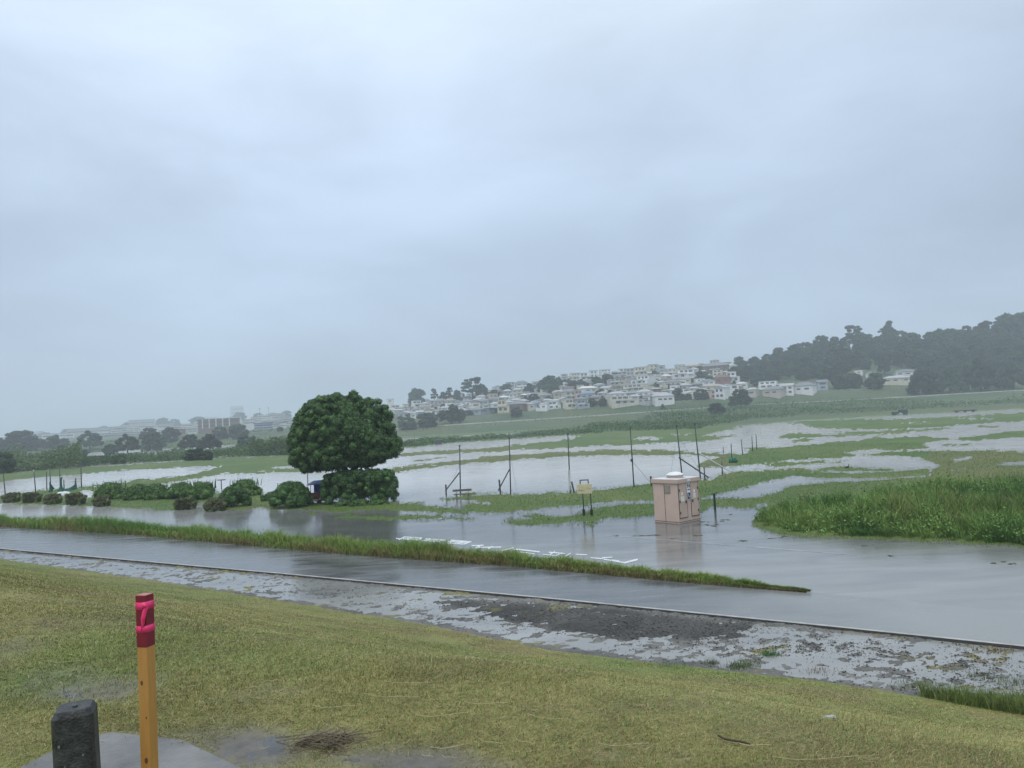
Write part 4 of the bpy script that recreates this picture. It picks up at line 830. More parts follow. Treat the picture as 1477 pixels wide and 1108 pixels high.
def net(pts, Y, label):
    o = MB(); 
    P = [P3(a, b, Y+dy) for a, b, dy in pts]; c = sum(P, Vector())/len(P)
    bm_ = o.bm; vs = [bm_.verts.new(p) for p in P]; f = bm_.faces.new(vs)
    r_ = bmesh.ops.triangulate(bm_, faces=[f]); bmesh.ops.subdivide_edges(bm_, edges=bm_.edges[:], cuts=3, use_grid_fill=True)
    for v in bm_.verts: v.co.y += .12*math.sin(v.co.x*5+v.co.z*3)
    ob = o.build('practice_net', M_NET); s = ob.modifiers.new('s', 'SOLIDIFY'); s.thickness = .03
    tag(ob, label, 'net', 'collapsed green nets'); return ob
Yn = at(80, 710)[1]
net([(70, 711, 0), (71.5, 697, 0), (73, 693, 0), (75, 699, .1), (80, 705, .2), (76, 706, .1), (74, 712, 0)], Yn, 'green net drape hanging to the left, with a curved edge')
net([(82, 714, -.2), (86, 700, 0), (88.5, 689, .1), (90.5, 688, .1), (90, 702, 0), (92, 712, 0), (86, 718, -.4)], Yn, 'dark green bunched net, the middle of three drapes')
net([(100, 705, 0), (107, 699, .1), (110, 689, .2), (111, 691, .2), (110.5, 705, .1)], Yn+.5, 'triangular green net drape at the right')
net([(84, 709, .2), (95, 705, .4), (108, 703.5, .5), (110, 706, .4), (98, 709, 0), (88, 713, -.2)], Yn+.3, 'low heap of green net lying between the drapes')
o = MB(); c = at(91, 716)
for i in range(5): o.ball((c[0]+random.uniform(-.5, .5), c[1]+random.uniform(-.2, .2), .12+random.uniform(0, .2)), .3, 2, (1.3, .8, .7))
tag(o.build('white_sheet_heap', mat('white_sheet', (.75, .78, .78), (.6, .66, .66), 3, .6), None, True), 'small pale heap of sheeting behind the clipped bush by the nets', 'sheeting')
o = MB(); c = at(1057, 668)
for i in range(26):
    a, b_ = random.uniform(0, 6.28), random.uniform(.1, .55); o.rod((c[0]+math.cos(a)*b_, c[1]+math.sin(a)*b_, .05+random.uniform(0, .5)), (c[0]+math.cos(a+1.2)*b_, c[1]+math.sin(a+1.2)*b_, .05+random.uniform(0, .62)), .05, .03, 5)
for i in range(7): o.ball((c[0]+random.uniform(-.4, .4), c[1]+random.uniform(-.3, .3), .15+random.uniform(0, .25)), .22, 2)
tag(o.build('practice_net', mat('net_green_bright', (.03, .2, .13), (.02, .12, .08), 6, .8), None, True), 'crumpled green net heap beside the short fence posts', 'net', 'collapsed green nets')
# bench
b = at(667.5, 721); o = empty('bench', b, .12); tag(o, 'weathered plank bench at the foot of the leftmost tall net pole', 'bench')
for nm, c, s in (('seat', (0, -.05, .42), (1.25, .34, .06)), ('backrest', (0, .2, .66), (1.35, .05, .15))): MB().box(c, s, 0, .012).build(nm, mat('bench_plank', (.17, .15, .14), (.10, .09, .08), 3, .7, .2, 20, stretch=(.4, 6, 6)), o)
for sx in (-.42, .42):
    mb = MB(); mb.box((sx, 0, .18), (.1, .34, .44)); mb.rod((sx, .17, .35), (sx, .22, .74), .03); mb.build('leg', mat('bench_leg', (.2, .2, .2), None, 5, .7), o)
# sign board on two posts
b = at(848, 745); o = empty('sign_board', b, -.12); tag(o, 'faded yellow sign board with a dark handle-like frame on two dark posts', 'sign'); s = b[1]/F
hz = [(P3(848, y_, b[1])-Vector(b)).z for y_ in (712, 698, 712.5)]
bz0, bz1 = hz[0], hz[1]
M_GP = mat('post_green', (.035, .045, .045), (.02, .025, .025), 6, .5)
for sx in (-.21, .21):
    mb = MB(); mb.rod((sx, 0, -.2), (sx, 0, bz0+.2), .035, None, 10); mb.build('post', M_GP, o, True)
    mb = MB(); mb.box((sx, 0, .18), (.15, .14, .42), 0, .02); mb.build('foot_sleeve', mat('sleeve_dark', (.025, .028, .03), None, 6, .6), o)
MB().box((-.1, 0, (bz0+bz1)/2), (.80, .11, bz1-bz0), 0, .012).build('panel', mat('faded_board', (.66, .60, .38), (.56, .50, .33), 2.2, .5), o)
mb = MB()
for i in range(9): mb.box((-.1+random.uniform(-.3, .3), -.0585, (bz0+bz1)/2+random.uniform(-.12, .13)), (random.uniform(.06, .26), .006, random.uniform(.02, .05)), 0)
mb.build('faded_marks', mat('faded_marks', (.50, .42, .24), None, 5, .6), o)
mb = MB(); mb.box((-.32, 0, bz1+.10), (.05, .06, .2)).box((.12, 0, bz1+.10), (.05, .06, .2)).box((-.1, 0, bz1+.215), (.49, .06, .05)); mb.build('top_frame', M_GP, o)
# T-post, small posts, white marker, dark box
b = at(319.5, 706); o = empty('t_post', b); tag(o, 'thin T-shaped post behind the rounded bushes', 'post'); s = b[1]/F
MB().rod((0, 0, -.2), (0, 0, 13.5*s), .05).build('pole', M_POLE, o); MB().box((.03, 0, 13.5*s), (12*s, .06, .09)).build('crossbar', M_POLE, o)
for bx, by, h, lab in ((247, 706, 7, 'short post behind the loose shrubs, left of two'), (281, 706, 9, 'short post behind the loose shrubs, right of two'), (401, 706, 9, 'short post in the flood just left of the dome bush'), (175, 698, 8, 'short post on the grassy ridge above the rounded shrub'), (444, 700, 20, 'slender post beside the blue tarp shelter')):
    pole((bx, by), (bx-.4, by-h), .05, lab, group='small posts along the left field', name='small_post', cap=False)
b = at(322.7, 735); tag(MB().box((b[0], b[1], .22), (.26, .22, .5), .3, .03).build('marker_block', M_POLEW), 'little white marker block between clipped and rounded bushes', 'marker')
b = at(633, 641); o = empty('equipment_box', b); tag(o, 'dark equipment box on the far narrow island', 'box'); s = b[1]/F
MB().box((0, 0, .55), (9*s, 1.4, 1.1), .1, .05).build('body', M_POLE, o); MB().box((0, 0, 1.16), (9.6*s, 1.6, .14), .1).build('lid', M_WIRE, o)
for px, pb, h in ((598, 636, 12), (614, 635, 13), (634, 634, 12), (656, 631, 12), (694, 629, 10), (721, 628, 12), (742, 631, 9), (745, 630, 7), (790, 625, 9), (763, 627, 12)):
    b = at(px, pb); o = empty('thin_post', b); MB().rod((0, 0, -.2), (0, 0, h*b[1]/F), .06, None, 6).build('pole', M_WIRE, o); tag(o, 'thin hazy post along the narrow island in the far flood', 'post', 'thin posts along the far island')
# far machine and low platform
b = at(1299, 598.5); o = empty('utility_cart', b, .1); tag(o, 'dark green machine with a raised mast parked on the far bank', 'machine')
M_DG = mat('dark_green_paint', (.02, .075, .06), (.015, .04, .035), 2, .5)
MB().box((-1.9, 0, .8), (2.0, 1.6, .8), 0, .12).build('bonnet', M_DG, o); MB().box((1.0, .1, 1.1), (2.6, 1.7, 1.3), 0, .15).build('body', mat('dark_machine', (.03, .045, .055), None, 3, .5), o); MB().rod((1.2, 0, 1.5), (1.0, 0, 2.9), .07).build('mast', M_POLE, o)
MB().box((-.3, -.6, .5), (1.3, .3, .7)).build('panel', mat('pale_panel', (.4, .42, .44), None, 3, .5), o)
for sx in (-2.2, 1.7):
    for sy in (-.75, .75): MB().rod((sx, sy-.12, .38), (sx, sy+.12, .38), .42, None, 14).build('wheel', M_POLE, o)
b = at(1392, 594.5); o = empty('low_platform', b, .12); tag(o, 'long low dark platform on the far bank near the right edge', 'platform')
MB().box((0, 0, .55), (7.5, 1.6, .28), 0, .04).build('deck', mat('dark_wood', (.06, .05, .045), None, 2, .8), o)
for sx in (-3, 0, 3): MB().box((sx, 0, .2), (.25, 1.2, .7)).build('leg', M_POLE, o)
# water bird
b = at(1222, 676.5); o = empty('water_bird', b, .15); tag(o, 'dark water bird with raised neck standing in the shallow flood', 'bird')
sk = bpy.data.meshes.new('body')
sv = [(-.34, 0, .24), (-.2, 0, .22), (0, 0, .2), (.16, 0, .22), (.24, 0, .34), (.25, 0, .47), (.28, 0, .54), (.36, 0, .53), (.44, 0, .52)]
sk.from_pydata([(a*.62, b_, c*.72) for a, b_, c in sv], [(i, i+1) for i in range(8)], []); bo = bpy.data.objects.new('body', sk); COL.objects.link(bo); bo.parent = o
sm = bo.modifiers.new('skin', 'SKIN'); bo.modifiers.new('sub', 'SUBSURF').levels = 2
for i, r_ in enumerate((.02, .07, .11, .085, .04, .032, .042, .02, .006)): sk.skin_vertices[0].data[i].radius = (r_*.9, r_*.8)
sk.skin_vertices[0].data[2].use_root = True
sk.materials.append(mat('bird_dark', (.03, .032, .035), (.015, .015, .017), 8, .6))
for sy in (-.03, .03): MB().rod((0, sy, -.05), (.0, sy, .12), .008).build('leg', M_POLE, o)
# tap post beside the booth
b = at(1031.5, 736.5); o = empty('tap_post', b, .1); tag(o, 'small dark water tap post standing right of the pink booth', 'tap')
MB().box((0, 0, .42), (.10, .10, 1.0), 0, .012).build('post', mat('tap_post', (.03, .04, .05), None, 5, .5), o)
MB().rod((-.2, 0, .9), (.16, 0, .94), .022).build('arm', M_POLE, o); MB().rod((.06, -.02, .93), (.2, -.02, 1.0), .02).build('handle', M_POLE, o)
# blue tarp shelter and the reddish cart under it
b = at(455, 727); o = empty('tarp_shelter', (b[0], b[1]+1.0, 0)); tag(o, 'bright blue tarp shelter squeezed between the dome bush and the clipped hedge', 'shelter')
M_TARP = mat('blue_tarp', (.03, .10, .42), (.02, .07, .30), 2, .45, .4, 6)
s = b[1]/F
mb = MB(); mb.hull([(-.72, -.6, 1.42), (.6, -.6, 1.46), (-.45, .6, 1.62), (.75, .6, 1.66), (-.72, -.6, 1.36), (.6, -.6, 1.40), (-.45, .6, 1.56), (.75, .6, 1.6)]); mb.build('roof_tarp', mat('blue_tarp_top', (.10, .22, .62), (.07, .17, .5), 2, .4), o)
pts = []; nx_ = 26
for i in range(nx_):
    t = i/(nx_-1); x_ = -.3+t*.95; pts += [(x_, .1*math.sin(t*30)-.15, 1.45), (x_+.03*math.sin(i), .16*math.sin(t*30)-.15, .12)]
ii = np.arange(len(pts)).reshape(-1, 2)
cu = npmesh('curtain', pts, np.stack([ii[:-1, 0], ii[1:, 0], ii[1:, 1], ii[:-1, 1]], -1), M_TARP, o, smoothf=True); cu.modifiers.new('s', 'SOLIDIFY').thickness = .012
MB().rod((-.46, -.62, -.1), (-.40, -.62, 1.52), .03).build('pole', M_POLEW, o)
MB().rod((.6, -.55, -.1), (.6, -.55, 1.45), .03).build('pole', M_POLEW, o)
c = at(454.5, 727.5); o = empty('hand_cart', (c[0], c[1]+.1, 0), .2); tag(o, 'dark reddish cart with white trim under the blue tarp shelter', 'cart')
mb = MB(); mb.hull([(-.34, -.2, .36), (.34, -.2, .36), (-.34, .2, .36), (.34, .2, .36), (-.42, -.24, .66), (.40, -.24, .62), (-.3, .24, .84), (.3, .24, .82)]); mb.build('tub', mat('cart_red', (.16, .04, .035), (.09, .03, .03), 4, .5), o)
MB().rod((-.36, -.26, .34), (.3, -.26, .3), .035).rod((.3, -.26, .3), (.42, -.26, .55), .03).build('frame', M_POLEW, o)
for sx in (-.28, .3): MB().rod((sx, -.3, .17), (sx, -.24, .17), .17, None, 16).build('wheel', mat('tyre', (.03, .03, .03), None, 6, .8), o)

# ------------------------------------------------------------ the pink-beige booth (portable toilet)
A = at(944.8, 752.5); Bm = at(980, 755.5)
u = (Bm-A)[:2]; wl = float(np.hypot(*u)); u = u/wl; v = np.array([-u[1], u[0]])
if v[1] < 0: v = -v
dl = min(np.arange(.8, 4, .01), key=lambda d_: abs(float(proj(Bm[0]+v[0]*d_, Bm[1]+v[1]*d_, 0.0)[0])-1010.5))
HB = 2.12; rz = math.atan2(u[1], u[0])
o = empty('toilet_booth', (Bm[0], Bm[1], 0), rz); tag(o, 'pink-beige portable toilet booth with a white domed roof standing in the flood', 'toilet booth')
M_BOOTH = mat('booth_panel', (.64, .488, .41), (.57, .425, .35), 1.6, .5, .05, 14)
M_BOOTHT = mat('booth_trim', (.585, .44, .365), (.535, .40, .33), 1.4, .5)
M_GAP = mat('dark_gap', (.06, .045, .04), None, 5, .8)
MB().box((-wl/2, dl/2, HB/2-.1), (wl, dl, HB+.2), 0, .015).build('wall', M_BOOTH, o)
mb = MB(); mb.box((-wl/2, dl/2, HB-.08), (wl+.14, dl+.14, .2), 0, .015); mb.build('roof_fascia', M_BOOTHT, o)
mb = MB(); mb.hull([(-wl-.06, -.06, HB+.022), (.06, -.06, HB+.022), (-wl-.06, dl+.06, HB+.022), (.06, dl+.06, HB+.022), (-wl/2, .5, HB+.085), (-wl/2, dl-.5, HB+.085)]); mb.build('roof', mat('roof_white', (.80, .80, .79), (.66, .65, .63), 1.5, .35), o)
mb = MB(); mb.rod((-wl*.42, dl*.40, HB+.0), (-wl*.42, dl*.40, HB+.19), .40, None, 28); mb.build('vent_collar', M_BOOTH, o)
mb = MB(); mb.ball((-wl*.42, dl*.40, HB+.19), .40, 3, (1, 1, .38)).rod((-wl*.42, dl*.40, HB+.17), (-wl*.42, dl*.40, HB+.24), .47, .40, 28); mb.build('vent_dome', mat('dome_white', (.82, .84, .84), (.7, .72, .72), 2, .3), o, True)
# end face (towards the left): seam, louvre window, plinth
mb = MB(); mb.box((-wl*.535, -.004, HB/2-.05), (.018, .012, HB-.14)); mb.build('panel_seam', M_GAP, o)
mb = MB(); mb.box((-wl*.40, -.012, HB-.48), (.34, .03, .38), 0, .006); f = mb.build('window', mat('window_frame', (.3, .24, .21), None, 5, .5), o)
mb = MB(); mb.box((-wl*.40, -.030, HB-.48), (.29, .012, .33)); mb.build('pane', mat('dull_pane', (.33, .30, .265), (.27, .25, .22), 3, .25), f)
mb = MB(); mb.box((-wl/2, -.006, .06), (wl-.02, .014, .018)).box((.006, dl/2, .055), (.014, dl-.02, .018)); mb.build('plinth_seam', M_GAP, o)
# long face with two doors
for k, (y0, y1) in enumerate(((.07, dl*.40), (dl*.60, dl-.09))):
    mb = MB(); mb.box((.006, (y0+y1)/2, HB/2+.05), (.028, y1-y0, HB-.42), 0, .006); d_ = mb.build('door', M_BOOTHT, o)
    mb = MB(); ym = (y0+y1)/2
    mb.box((.014, y0-.008, HB/2+.05), (.022, .014, HB-.42)).box((.014, y1+.008, HB/2+.05), (.022, .014, HB-.42)).box((.014, ym, .245), (.026, y1-y0+.03, .03)).box((.014, ym, HB-.145), (.022, y1-y0+.03, .014)); mb.build('door_gap', M_GAP, d_)
    yh_ = y0+.05 if k == 0 else y1-.05
    for zz in (.5, 1.05, 1.6): MB().box((.03, yh_, zz), (.03, .05, .12), 0, .006).build('hinge', M_POLE, d_)
    MB().box((.04, (y1-.1 if k == 0 else y0+.1), 1.0), (.05, .06, .14), 0, .01).build('handle', M_POLE, d_)
    if k == 0:
        MB().box((.026, dl*.2, 1.17), (.012, dl*.15, .26)).build('notice', mat('paper_white', (.78, .78, .74), (.68, .68, .64), 3, .6), d_); MB().box((.026, dl*.185, 1.42), (.012, dl*.09, .15)).build('notice', MATS['paper_white'], d_)
    else:
        MB().box((.026, dl*.76, 1.25), (.012, dl*.11, .26)).build('notice', MATS['paper_white'], d_); MB().box((.026, dl*.755, 1.48), (.012, dl*.09, .14)).build('notice', MATS['paper_white'], d_)
yc = dl/2; sw = dl*.165
sg = MB().box((.012, yc, 1.52), (.03, sw, .86), 0, .006).build('sign', mat('sign_white', (.82, .83, .83), (.76, .77, .77), 4, .4), o)
M_NAVY = mat('sign_navy', (.02, .035, .16), None, 5, .4); M_SBLK = mat('sign_black', (.04, .045, .06), None, 5, .4)
MB().box((.029, yc-.01, 1.27), (.008, sw*.78, .31)).build('blue_panel', M_NAVY, sg)
def figure(zc, yc_, dress):
    mb = MB(); mb.ball((.031, yc_, zc+.075), .028, 2, (.3, 1, 1))
    if dress: mb.hull([(.028, yc_-.02, zc+.04), (.028, yc_+.02, zc+.04), (.028, yc_-.06, zc-.06), (.028, yc_+.06, zc-.06), (.034, yc_-.02, zc+.04), (.034, yc_+.02, zc+.04), (.034, yc_-.06, zc-.06), (.034, yc_+.06, zc-.06)])
    else: mb.box((.031, yc_, zc-.0), (.006, .075, .085))
    mb.box((.031, yc_-.018, zc-.09), (.006, .022, .08)).box((.031, yc_+.018, zc-.09), (.006, .022, .08))
    return mb.build('pictogram', M_SBLK, sg)
figure(1.80, yc-sw*.22, False); figure(1.80, yc+sw*.2, True)
mb = MB()
for i in range(4): mb.box((.031, yc-sw*.24+i*sw*.16, 1.58), (.006, sw*.1, .07))
mb.build('lettering', M_SBLK, sg)
mb = MB(); mb.ball((.034, yc-.06, 1.36), .022, 2, (.3, 1, 1)); mb.box((.034, yc-.04, 1.29), (.006, .03, .1)); mb.rod((.034, yc-.02, 1.2), (.034, yc+.05, 1.2), .012, None, 6).box((.034, yc+.0, 1.25), (.006, .09, .025)); mb.build('pictogram', MATS['sign_white'], sg)
MB().box((.075, yc, HB-.07), (.012, .24, .1)).build('fascia_label', MATS['paper_white'], o)
# floating debris round the booth
mb = MB()
for px, py, w_ in ((1012, 757, .5), (1022, 758, .3), (1030, 759, .3), (1035, 757, .2), (1040, 752, .25), (1046, 750, .35), (1054, 742, .3), (1016, 753, .7), (1008, 749, .4), (930, 772.5, 1.0), (947, 772, .35), (972, 777, .35), (888, 773, .2), (1003, 773, .5), (1120, 776, .6), (1128, 774, .35), (1065, 780, .5), (1075, 780.5, .4), (1285, 802, .25), (1250, 787, .5), (1430, 812, .2), (1450, 811, .2), (1458, 813, .25)):
    p = at(px, py)
    for j in range(4): mb.ball((p[0]+random.uniform(-.5, .5)*w_, p[1]+random.uniform(-.12, .12), .0), random.uniform(.025, .07), 1, (2.2*w_+.8, 1.2, .35))
tag(mb.build('floating_debris', mat('wet_debris', (.06, .055, .03), (.03, .035, .02), 8, .7)), 'dark clumps of floating weed and debris around the booth', 'debris', kind='stuff')

# ------------------------------------------------------------ stake, bollard, slab in the foreground
YS = 3.0
tp = atY(208.5, 857.5, YS); g = gz(tp[0], tp[1]); o = empty('survey_stake', (tp[0], tp[1], g), R(-14)); tag(o, 'square wooden stake with red-painted top and pink ribbon', 'stake')
H_ = tp[2]-g; a_ = .044
mw = mat('stake_wood', (.50, .27, .075), (.40, .19, .045), 2.4, .55, .15, 40, stretch=(9, 9, 1.1))
zr = H_ - .196
MB().box((0, 0, (zr-.3)/2), (a_, a_, zr+.3), 0, .0015).build('post', mw, o)
mb = MB()
for zk, xk, rk in ((H_-.33, -.006, .0065), (H_-.62, .004, .008), (H_-.46, .010, .0035), (H_-.80, -.008, .006)): mb.ball((xk, -a_/2, zk), rk, 2, (1, .06, 1.5))
mb.build('wood_knot', mat('knot_dark', (.16, .07, .02), (.09, .04, .012), 60, .6), o)
mr_ = mat('red_paint', (.20, .012, .028), (.155, .010, .022), 12, .45)
mb = MB(); mb.box((0, 0, zr+(H_-zr)/2), (a_+.0016, a_+.0016, H_-zr), 0, .002); pt = mb.build('painted_top', mr_, o)
MB().box((0, 0, H_+.0006), (a_-.003, a_-.003, .0016)).build('end_grain', mat('end_pink', (.50, .24, .22), (.4, .16, .15), 40, .7), pt)
mk = mat('pink_ribbon', (.86, .045, .20), (.75, .03, .15), 20, .35)
def ribbon(path, w, name, par):
    V_ = []; 
    for (x_, y_, z_), (wx, wy, wz) in path:
        V_ += [(x_-wx*w/2, y_-wy*w/2, z_-wz*w/2), (x_+wx*w/2, y_+wy*w/2, z_+wz*w/2)]
    ii = np.arange(len(V_)).reshape(-1, 2); ob = npmesh(name, V_, np.stack([ii[:-1, 0], ii[1:, 0], ii[1:, 1], ii[:-1, 1]], -1), mk, par); ob.modifiers.new('s', 'SOLIDIFY').thickness = .0012; return ob
e = a_/2+.0016
z1 = H_-.055; z2 = H_-.112
for z_, wd in ((H_-.040, .030), (H_-.128, .026)):
    lp = [((-e, -e, z_), (0, 0, 1)), ((e*.2, -e-.001, z_-.001), (0, .0, 1)), ((e, -e, z_+.002), (0, 0, 1)), ((e, e, z_), (0, 0, 1)), ((-e, e, z_), (0, 0, 1)), ((-e, -e, z_), (0, 0, 1))]
    ribbon(lp, wd, 'ribbon', o)
ribbon([((e+.001, -e-.002, H_-.036), (.6, 0, .8)), ((e-.004, -e-.006, H_-.055), (.95, 0, .3)), ((e-.011, -e-.007, H_-.082), (1, 0, .2)), ((e-.010, -e-.006, H_-.108), (.9, 0, .4)), ((e-.02, -e-.003, H_-.128), (.4, 0, .9))], .016, 'ribbon', o)
ribbon([((e-.002, -e-.004, H_-.030), (1, .2, .2)), ((e+.008, -e-.004, H_-.045), (.9, .3, .4)), ((e+.001, -e-.006, H_-.070), (.7, .4, .4)), ((e-.006, -e-.006, H_-.098), (.8, .3, .2))], .010, 'ribbon', o)
MB().ball((e-.001, -e-.004, H_-.036), .0095, 2, (1.1, .8, .9)).build('knot', mk, o, True)
# bollard
YB = 2.9
tp = atY(111.5, 1017, YB); g = gz(tp[0], tp[1]); hb = tp[2]-g
o = empty('stone_bollard', (tp[0]+.012, tp[1], g), R(22)); o.rotation_euler = (0, R(-1.5), R(22)); tag(o, 'short blackened concrete bollard with chamfered top beside the wooden stake', 'bollard')
w_ = .068
mb = MB(); bm_ = mb.bm; ring = []
for z_, k_ in ((-.25, 1.02), (hb-.022, 1.0), (hb-.002, .84), (hb, .80)):
    ring.append([bm_.verts.new((sx*w_*k_-sx*c_*(.014 if abs(sx) else 0), sy*w_*k_-sy*d_*.014, z_)) for sx, sy, c_, d_ in ((-1, -1, 1, 0), (1, -1, 1, 0), (1, -1, 0, 1), (1, 1, 0, 1), (1, 1, 1, 0), (-1, 1, 1, 0), (-1, 1, 0, 1), (-1, -1, 0, 1))])
for a, b in zip(ring[:-1], ring[1:]):
    for i in range(8): bm_.faces.new((a[i], a[(i+1) % 8], b[(i+1) % 8], b[i]))
bm_.faces.new(ring[-1]); bm_.faces.new(ring[0][::-1])
mb.build('body', mat('black_concrete', (.060, .064, .062), (.011, .012, .012), 22, .5, .45, 90, detail=10), o)
MB().rod((0.004, -.01, hb-.002), (.004, -.01, hb+.006), .009, None, 10).build('bolt', M_POLE, o)
mb = MB()
for p in ((-.045, -.0685, hb-.115, .006), (.03, -.0685, hb-.16, .0045), (-.03, -.0685, hb-.19, .004)): mb.ball(p[:3], p[3], 2, (.7, .12, 1.1))
mb.build('lichen', mat('lichen', (.2, .21, .2), (.10, .11, .10), 60, .9), o)
# concrete slab beside them
zs = 3.772
pts = [(at(a, b, zs)[0], at(a, b, zs)[1], gz(*at(a, b, zs)[:2])+.022) for a, b in ((110, 1064), (162, 1053), (262, 1066), (345, 1104), (420, 1150), (300, 1230), (-80, 1230), (20, 1112))]
sb = MB().poly(pts[::-1], .1).build('paving_slab', mat('wet_concrete', (.20, .197, .186), (.10, .099, .093), 3.5, .42, .25, 45, detail=9)); sb['kind'] = 'structure'

gx_, gy_ = np.meshgrid(np.arange(-5, 6, .06), np.arange(.6, 8, .06)); sh_ = gx_.shape
tdp = toe_dist(gx_.ravel(), gy_.ravel()).reshape(sh_); mdp = mud_field(gx_.ravel(), gy_.ravel()).reshape(sh_); ok = (tdp > 13.0) & (mdp > .3)
ii = np.arange(gx_.size).reshape(sh_); okq = ok[:-1, :-1] | ok[1:, 1:] | ok[:-1, 1:] | ok[1:, :-1]
Fq = np.stack([ii[:-1, :-1], ii[:-1, 1:], ii[1:, 1:], ii[1:, :-1]], -1)[okq]
used, inv = np.unique(Fq, return_inverse=True); Vq = np.stack([gx_.ravel(), gy_.ravel(), np.full(gx_.size, 3.7315)], 1)[used]
tag(npmesh('puddle_water', Vq, inv.reshape(-1, 4), mat('puddle', (.10, .098, .09), (.06, .058, .052), 4, .08, .12, 20, ior=1.33)), kind='structure')
# ------------------------------------------------------------ grass and ground cover
def rand_px(n, x0, x1, y0, y1, z=0.0):
    a = rng.uniform(x0, x1, n); b = rng.uniform(y0, y1, n)
    D = FW[None]+RT[None]*((a-CX)/F)[:, None]+UP[None]*((CY-b)/F)[:, None]
    P = CAM[None]+D*((z-CAMZ)/D[:, 2])[:, None]; return P[:, 0], P[:, 1], a, b
M_BLADE = mat('grass_blade', (1.08, 1.08, 1.08), (.82, .82, .82), 3, .6, attr=True, spec=.25)
# mown lawn of the levee: short bent blades, thinning to bare wet mud in places
n = 1300000
Yb = 3.2*(46/3.2)**(rng.uniform(0, 1, n)**.9); q_ = rng.uniform(-160, 1640, n); X = (q_-CX)/F*Yb
zz, cl_, td_, sd_, px_, py_, _ = ground(X, Yb)
md_ = mud_field(X, Yb)*(td_ > 6)
keep = (cl_ == 0) & (td_ > .1) & (rng.uniform(0, 1, n) > md_*1.05-.03) 
sx_, sy_ = proj(X, Yb, zz); keep &= (sx_ > -60) & (sx_ < 1540) & (sy_ < 1180)
inslab = poly_sd(sx_, sy_, np.array([(110, 1064), (162, 1053), (262, 1066), (345, 1104), (420, 1150), (300, 1230), (-80, 1230), (20, 1112)], float))
keep &= inslab < rng.exponential(4.5, n)-1.5
zz = np.where(inslab > 0, zz+.02, zz)
X, Yb, zz, md_ = X[keep], Yb[keep], zz[keep], md_[keep]; n = len(X)
cb = lawn_col(X, Yb)*1.04; br = rng.uniform(.6, 1.4, n)[:, None]
straw = rng.uniform(0, 1, n) < (.20+.2*np.clip(fbm(X*.5, Yb*.5, 3, 91), 0, 1)); cb = np.where(straw[:, None], np.array((.42, .36, .18)), cb)*br
grn = rng.uniform(0, 1, n) < .25; cb = np.where((grn & ~straw)[:, None], np.array((.17, .27, .07))*br, cb)
ht = rng.uniform(.008, .030, n)*(1+.6*fbm(X*.9, Yb*.9, 4, 15, .6))*np.where(rng.uniform(0, 1, n) < .04, 2.0, 1); wd = np.clip(.0007*Yb, .0020, .011)
ln = rng.normal(0, .022, (n, 2))+np.array([.012, -.010])
V, Fa, C_ = blades(np.stack([X, Yb, zz-.004], 1), ht, wd, ln, cb)
tag(npmesh('lawn_grass', V, Fa, M_BLADE, col=C_), 'short yellow-green grass on the levee slope', 'grass', kind='stuff')
# lawn tufts of the flooded field
n = 150000
X, Yb, a, b = rand_px(n, -20, 1500, 640, 800)
zz, cl_, td_, sd_, px_, py_, _ = ground(X, Yb); keep = (cl_ == 4) & (zz > -.035) & (sd_ > -5) & (Yb < 110)
X, Yb, zz = X[keep], Yb[keep], zz[keep]; n = len(X)
tone = np.clip(.5+fbm(X*.15, Yb*.15, 4, 41), 0, 1); cb = lerp((.08, .165, .033), (.15, .2, .055), tone)*rng.uniform(.6, 1.35, n)[:, None]
V, Fa, C_ = blades(np.stack([X, Yb, np.maximum(zz, -.02)-.01], 1), rng.uniform(.05, .13, n), .00042*Yb+.004, rng.normal(0, .03, (n, 2)), cb)
tag(npmesh('field_grass', V, Fa, M_BLADE, col=C_), 'low green grass rising out of the flooded field', 'grass', kind='stuff')
# strip of taller grass between the cycle path and the road
n = 70000
a = rng.uniform(-60, 1168, n); u = rng.uniform(0, 1, n); sy0 = itp(SNEAR, a); yy = sy0 - itp(SWID, a)*u
D = FW[None]+RT[None]*((a-CX)/F)[:, None]+UP[None]*((CY-yy)/F)[:, None]; P = CAM[None]+D*((0-CAMZ)/D[:, 2])[:, None]
hx = np.interp(a, [-60, 0, 200, 330, 450, 640, 660, 800, 960, 1060, 1168], [.70, .70, .74, .58, .60, .62, .46, .42, .32, .22, .07])*np.clip(1+.95*fbm(a*.035, u*1.5, 5, 3, .75), .35, 1.7)
ht = hx*rng.uniform(.35, 1.08, n)*np.where(u < .3, .62, 1)
tone = np.clip(.5+fbm(a*.012, u*2, 4, 8)*1.3, 0, 1); cb = lerp((.135, .27, .05), (.24, .34, .08), tone)
dryf = np.clip(.75-u*1.6+.7*fbm(a*.02, u, 3, 12)+np.where(a > 650, .25, 0), 0, 1); dry = rng.uniform(0, 1, n) < dryf*.85
cb = np.where(dry[:, None], np.array((.25, .195, .09)), cb)*rng.uniform(.6, 1.4, n)[:, None]
P[:, 2] = .06
V, Fa, C_ = blades(P, ht, .010+.0003*P[:, 1]*rng.uniform(.5, 1.3, n), rng.normal(0, .42, (n, 2))*ht[:, None]+np.array([.05, -.03]), cb)
tag(npmesh('verge_grass', V, Fa, M_BLADE, col=C_), 'strip of uncut grass between the cycle path and the flooded road', 'grass', kind='stuff')
